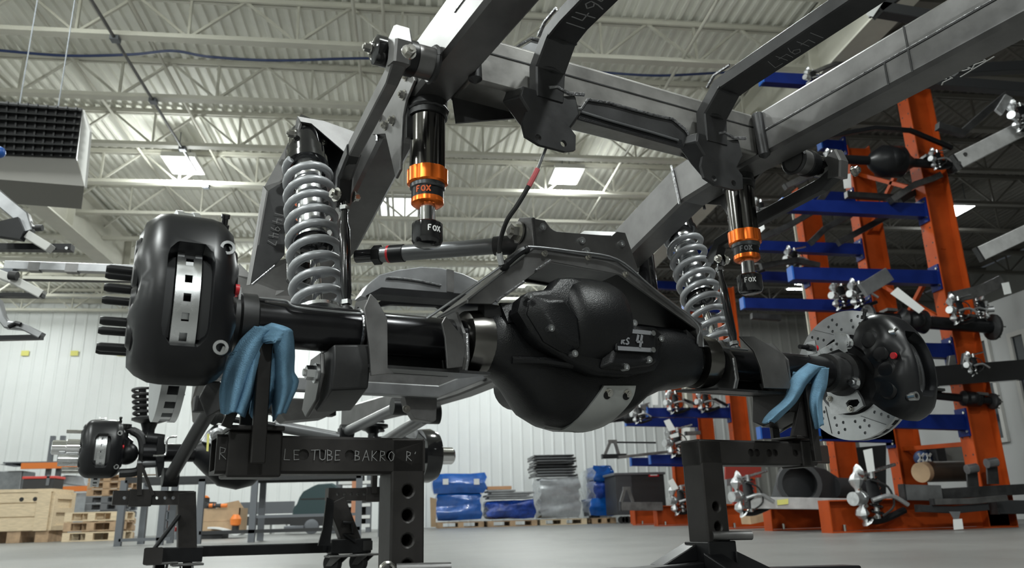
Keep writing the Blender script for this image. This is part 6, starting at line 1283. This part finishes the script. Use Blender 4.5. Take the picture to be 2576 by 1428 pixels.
for i, (x, y, Y, s_, lab) in enumerate(((1988, 650, 9.3, .30, 'small cast corner between the left blue arms'), (2105, 742, 8.9, .34, 'cast corner standing behind the top of the drilled disc'), (1905, 525, 9.6, .28, 'small cast corner near the left end of the long blue arm'), (2036, 196, 7.9, .25, 'cast corner on the highest blue arm above the right rail'), (1885, 665, 9.5, .24, 'small cast corner beside the right bump stop'), (2150, 738, 8.0, .30, 'cast corner on the blue arm right above the drilled disc'), (2400, 778, 7.7, .30, 'cast corner in the middle of the spare axle beam'), (2440, 916, 7.85, .24, 'small cast corner on the thick black frame beam'), (2085, 400, 7.8, .22, 'small cast corner at the left end of the highest spare axle'), (2350, 400, 7.8, .24, 'small cast corner at the right end of the highest spare axle'))): knuckle(x, y, Y, s_, lab)
tagcard([(1906, 545), (1914, 535), (1924, 575), (1910, 588)], 8.4, 'white paper tag', on=rk); tagcard([(2120, 440), (2140, 436), (2142, 472), (2124, 474)], 8.6, 'white paper tag', on=rk)
tuberun([(2025, 192), (2080, 168), (2125, 152)], 7.9, .045, .045, steel, 'grey steering shaft lying on the highest blue arm', 'steering_shaft', 'shaft')
tuberun([(2060, 165), (2110, 130), (2190, 62)], 9.2, .10, .16, dkp, 'dark ribbed channel above the right rail', 'ribbed_channel', 'channel')
# rails sticking in from the right edge
o = tuberun([(2405, 408), (2640, 288)], 6.0, .05, .145, railalu, 'wide bright steel rail end with oval hole upper right of the racks')
for x, y in ((2428, 388), (2412, 410)): link('hole', MB().cyl(w(x, y, 5.965), w(x, y, 5.973), .02, n=10), rubber, o)
tuberun([(2462, 640), (2640, 556)], 6.0, .05, .13, railalu, 'wide bright steel rail end with etched box lower right of the racks')
tuberun([(2360, 318), (2420, 335), (2470, 290), (2530, 240)], 5.95, .06, .065, steel_d, 'dark perforated brace bending up beside the wide rail end', 'brace_bar', 'bar'); o = thing('pierced_tab', w(2530, 250, 5.9), 'bare steel tab with a round hole at the top of the perforated brace', 'tab')
link('tab', MB().prism([w(x, y, 5.9) for x, y in ((2505, 275), (2530, 236), (2548, 245), (2522, 288))], Y1*.03), cast, o, bevel=.003, cut=MB().cyl(w(2529, 256, 6.0), w(2529, 256, 6.4), .025, n=14))
knuckle(2556, 292, 5.9, .28, 'bare cast hub on the wide bright rail at the upper right edge')
tuberun([(2640, 230), (2330, 205)], 6.4, .10, .11, dkp, 'dark square beam crossing behind the right rail at the right edge'); tuberun([(2640, 165), (2400, 178)], 6.5, .10, .11, dkp, 'second dark square beam behind the chalk letters at the right edge')
o = tuberun([(2196, 22), (2330, 44), (2420, 56)], 5.0, .10, .10, dkp, 'black square tube with torn white film at the top edge'); link('torn_film', MB().hull([w(x, y, 4.93) for x, y in ((2178, 38), (2190, 10), (2216, -8), (2222, 4), (2196, 42))]+[w(2200, 20, 5.08)]), plaster, o)
tuberun([(2200, 28), (2290, -40)], 5.0, .10, .10, dkp, 'black square tube rising to the top edge from the torn film')
# stock on the far rack
for x, y, s_, lab in ((1688, 1010, .42, 'cast corner on the highest far arm under the axle housing'), (1690, 1110, .52, 'cast corner with white tags above the far middle blue arm'), (1700, 1255, .50, 'cast corner with white tags on the far orange foot'), (1765, 1008, .40, 'cast corner on the highest far arm just left of the right stand'), (1600, 1040, .34, 'small cast corner at the tip of the highest far arm')): knuckle(x, y, 14.4, s_, lab)
for q, lab in (([(1638, 985), (1656, 980), (1655, 1018), (1642, 1018)], 'white tag on the highest far arm'), ([(1670, 1058), (1684, 1053), (1700, 1080), (1682, 1084)], 'white tag standing over the far middle arm'), ([(1684, 1094), (1706, 1087), (1708, 1097), (1688, 1102)], 'small white tag on the far middle cast corner'), ([(1680, 1210), (1693, 1203), (1707, 1228), (1692, 1234)], 'white tag standing over the far orange foot')): tagcard(q, 14.1, lab, on=fk)
tuberun([(1560, 1273), (1665, 1273)], 14.5, .10, .15, steel, 'grey rail on the far orange feet in front of the toolbox')
tuberun([(1545, 1112), (1650, 1113)], 14.6, .03, .03, black, 'thin black rod on the far middle arm', 'rod', 'rod'); tuberun([(1555, 1150), (1680, 1136)], 14.4, .05, .05, steel, 'grey bar slanting on the far middle arm', 'bar', 'bar'); tuberun([(1515, 1148), (1575, 1146)], 14.5, .09, .08, black, 'black beam end at the tip of the far middle arm', 'axle_beam', 'beam')
for q, lab in (([(1522, 1142), (1535, 1110), (1546, 1110), (1556, 1142)], 'grey A shaped bracket on the far middle arm'), ([(1562, 1262), (1572, 1228), (1580, 1228), (1592, 1262)], 'grey A shaped bracket in front of the toolbox')):
    o = thing('a_bracket', w(*q[0], 14.5), lab, 'bracket', 'A brackets on the far rack'); link('limb', MB().beam(w(*q[0], 14.5), w(*q[1], 14.5), .06, .05), steel, o, flat=True); link('limb', MB().beam(w(*q[3], 14.5), w(*q[2], 14.5), .06, .05), steel, o, flat=True); link('crown', MB().beam(w(*q[1], 14.5)-X1*.04, w(*q[2], 14.5)+X1*.04, .05, .06), steel, o, flat=True)
tuberun([(1600, 1030), (1630, 1022)], 14.6, .08, .10, steel, 'grey bracket with yellow sticker at the tip of the highest far arm', 'bracket_plate', 'plate'); tuberun([(1720, 1005), (1750, 1016), (1800, 1004), (1830, 1020)], 14.5, .05, .05, gloss, 'black curved hose like bar on the highest far arm', 'sway_rod', 'bar'); tuberun([(1725, 1090), (1760, 1088)], 14.3, .10, .07, steel, 'grey arm with black bush beside the right stand post', 'control_arm', 'control arm')
axle(1500, 1060, 1690, 1040, 14.8, .05, 'black spare axle on the highest far blue arms', .45, 2.0)
# low things under the near rack
tagcard([(1885, 1290), (1930, 1282), (1928, 1310), (1890, 1318)], 9.9, 'torn brown cardboard beside the left end of the orange feet', card, .3)
o = thing('red_panel', w(1875, 1180, 12.5), 'red panel with grey sheets behind the right stand arm', 'panel'); link('panel', MB().prism([w(x, y, 12.5) for x, y in ((1825, 1170), (1915, 1170), (1915, 1200), (1825, 1205))], Y1*.04), mat('dull_red_panel', (.28, .03, .02), .6), o, flat=True); link('leaf', MB().prism([w(x, y, 12.3) for x, y in ((1828, 1205), (1880, 1196), (1885, 1216), (1828, 1222))], Y1*.05), sheetm, o, flat=True); link('foot', MB().prism([w(x, y, 12.6) for x, y in ((1845, 1205), (1900, 1205), (1900, 1330), (1845, 1330))], Y1*.05), MATS['dull_red_panel'], o, flat=True)
o = thing('grey_crate', w(1790, 1085, 17.5), 'pale grey crate on the far side behind the right stand post', 'crate'); link('crate', MB().prism([w(x, y, 17.5) for x, y in ((1735, 1070), (1800, 1070), (1800, 1110), (1735, 1110))], Y1*.6), mat('pale_grey_crate', (.5, .5, .48), .7), o, bevel=.01)
o = thing('dark_bin', w(2140, 1150, 11.5), 'dark steel bin behind the drilled brake disc and cream column', 'bin'); link('bin', MB().prism([w(x, y, 11.9) for x, y in ((2150, 1125), (2230, 1118), (2230, 1310), (2150, 1310))], Y1*.6), dkp, o, bevel=.01)
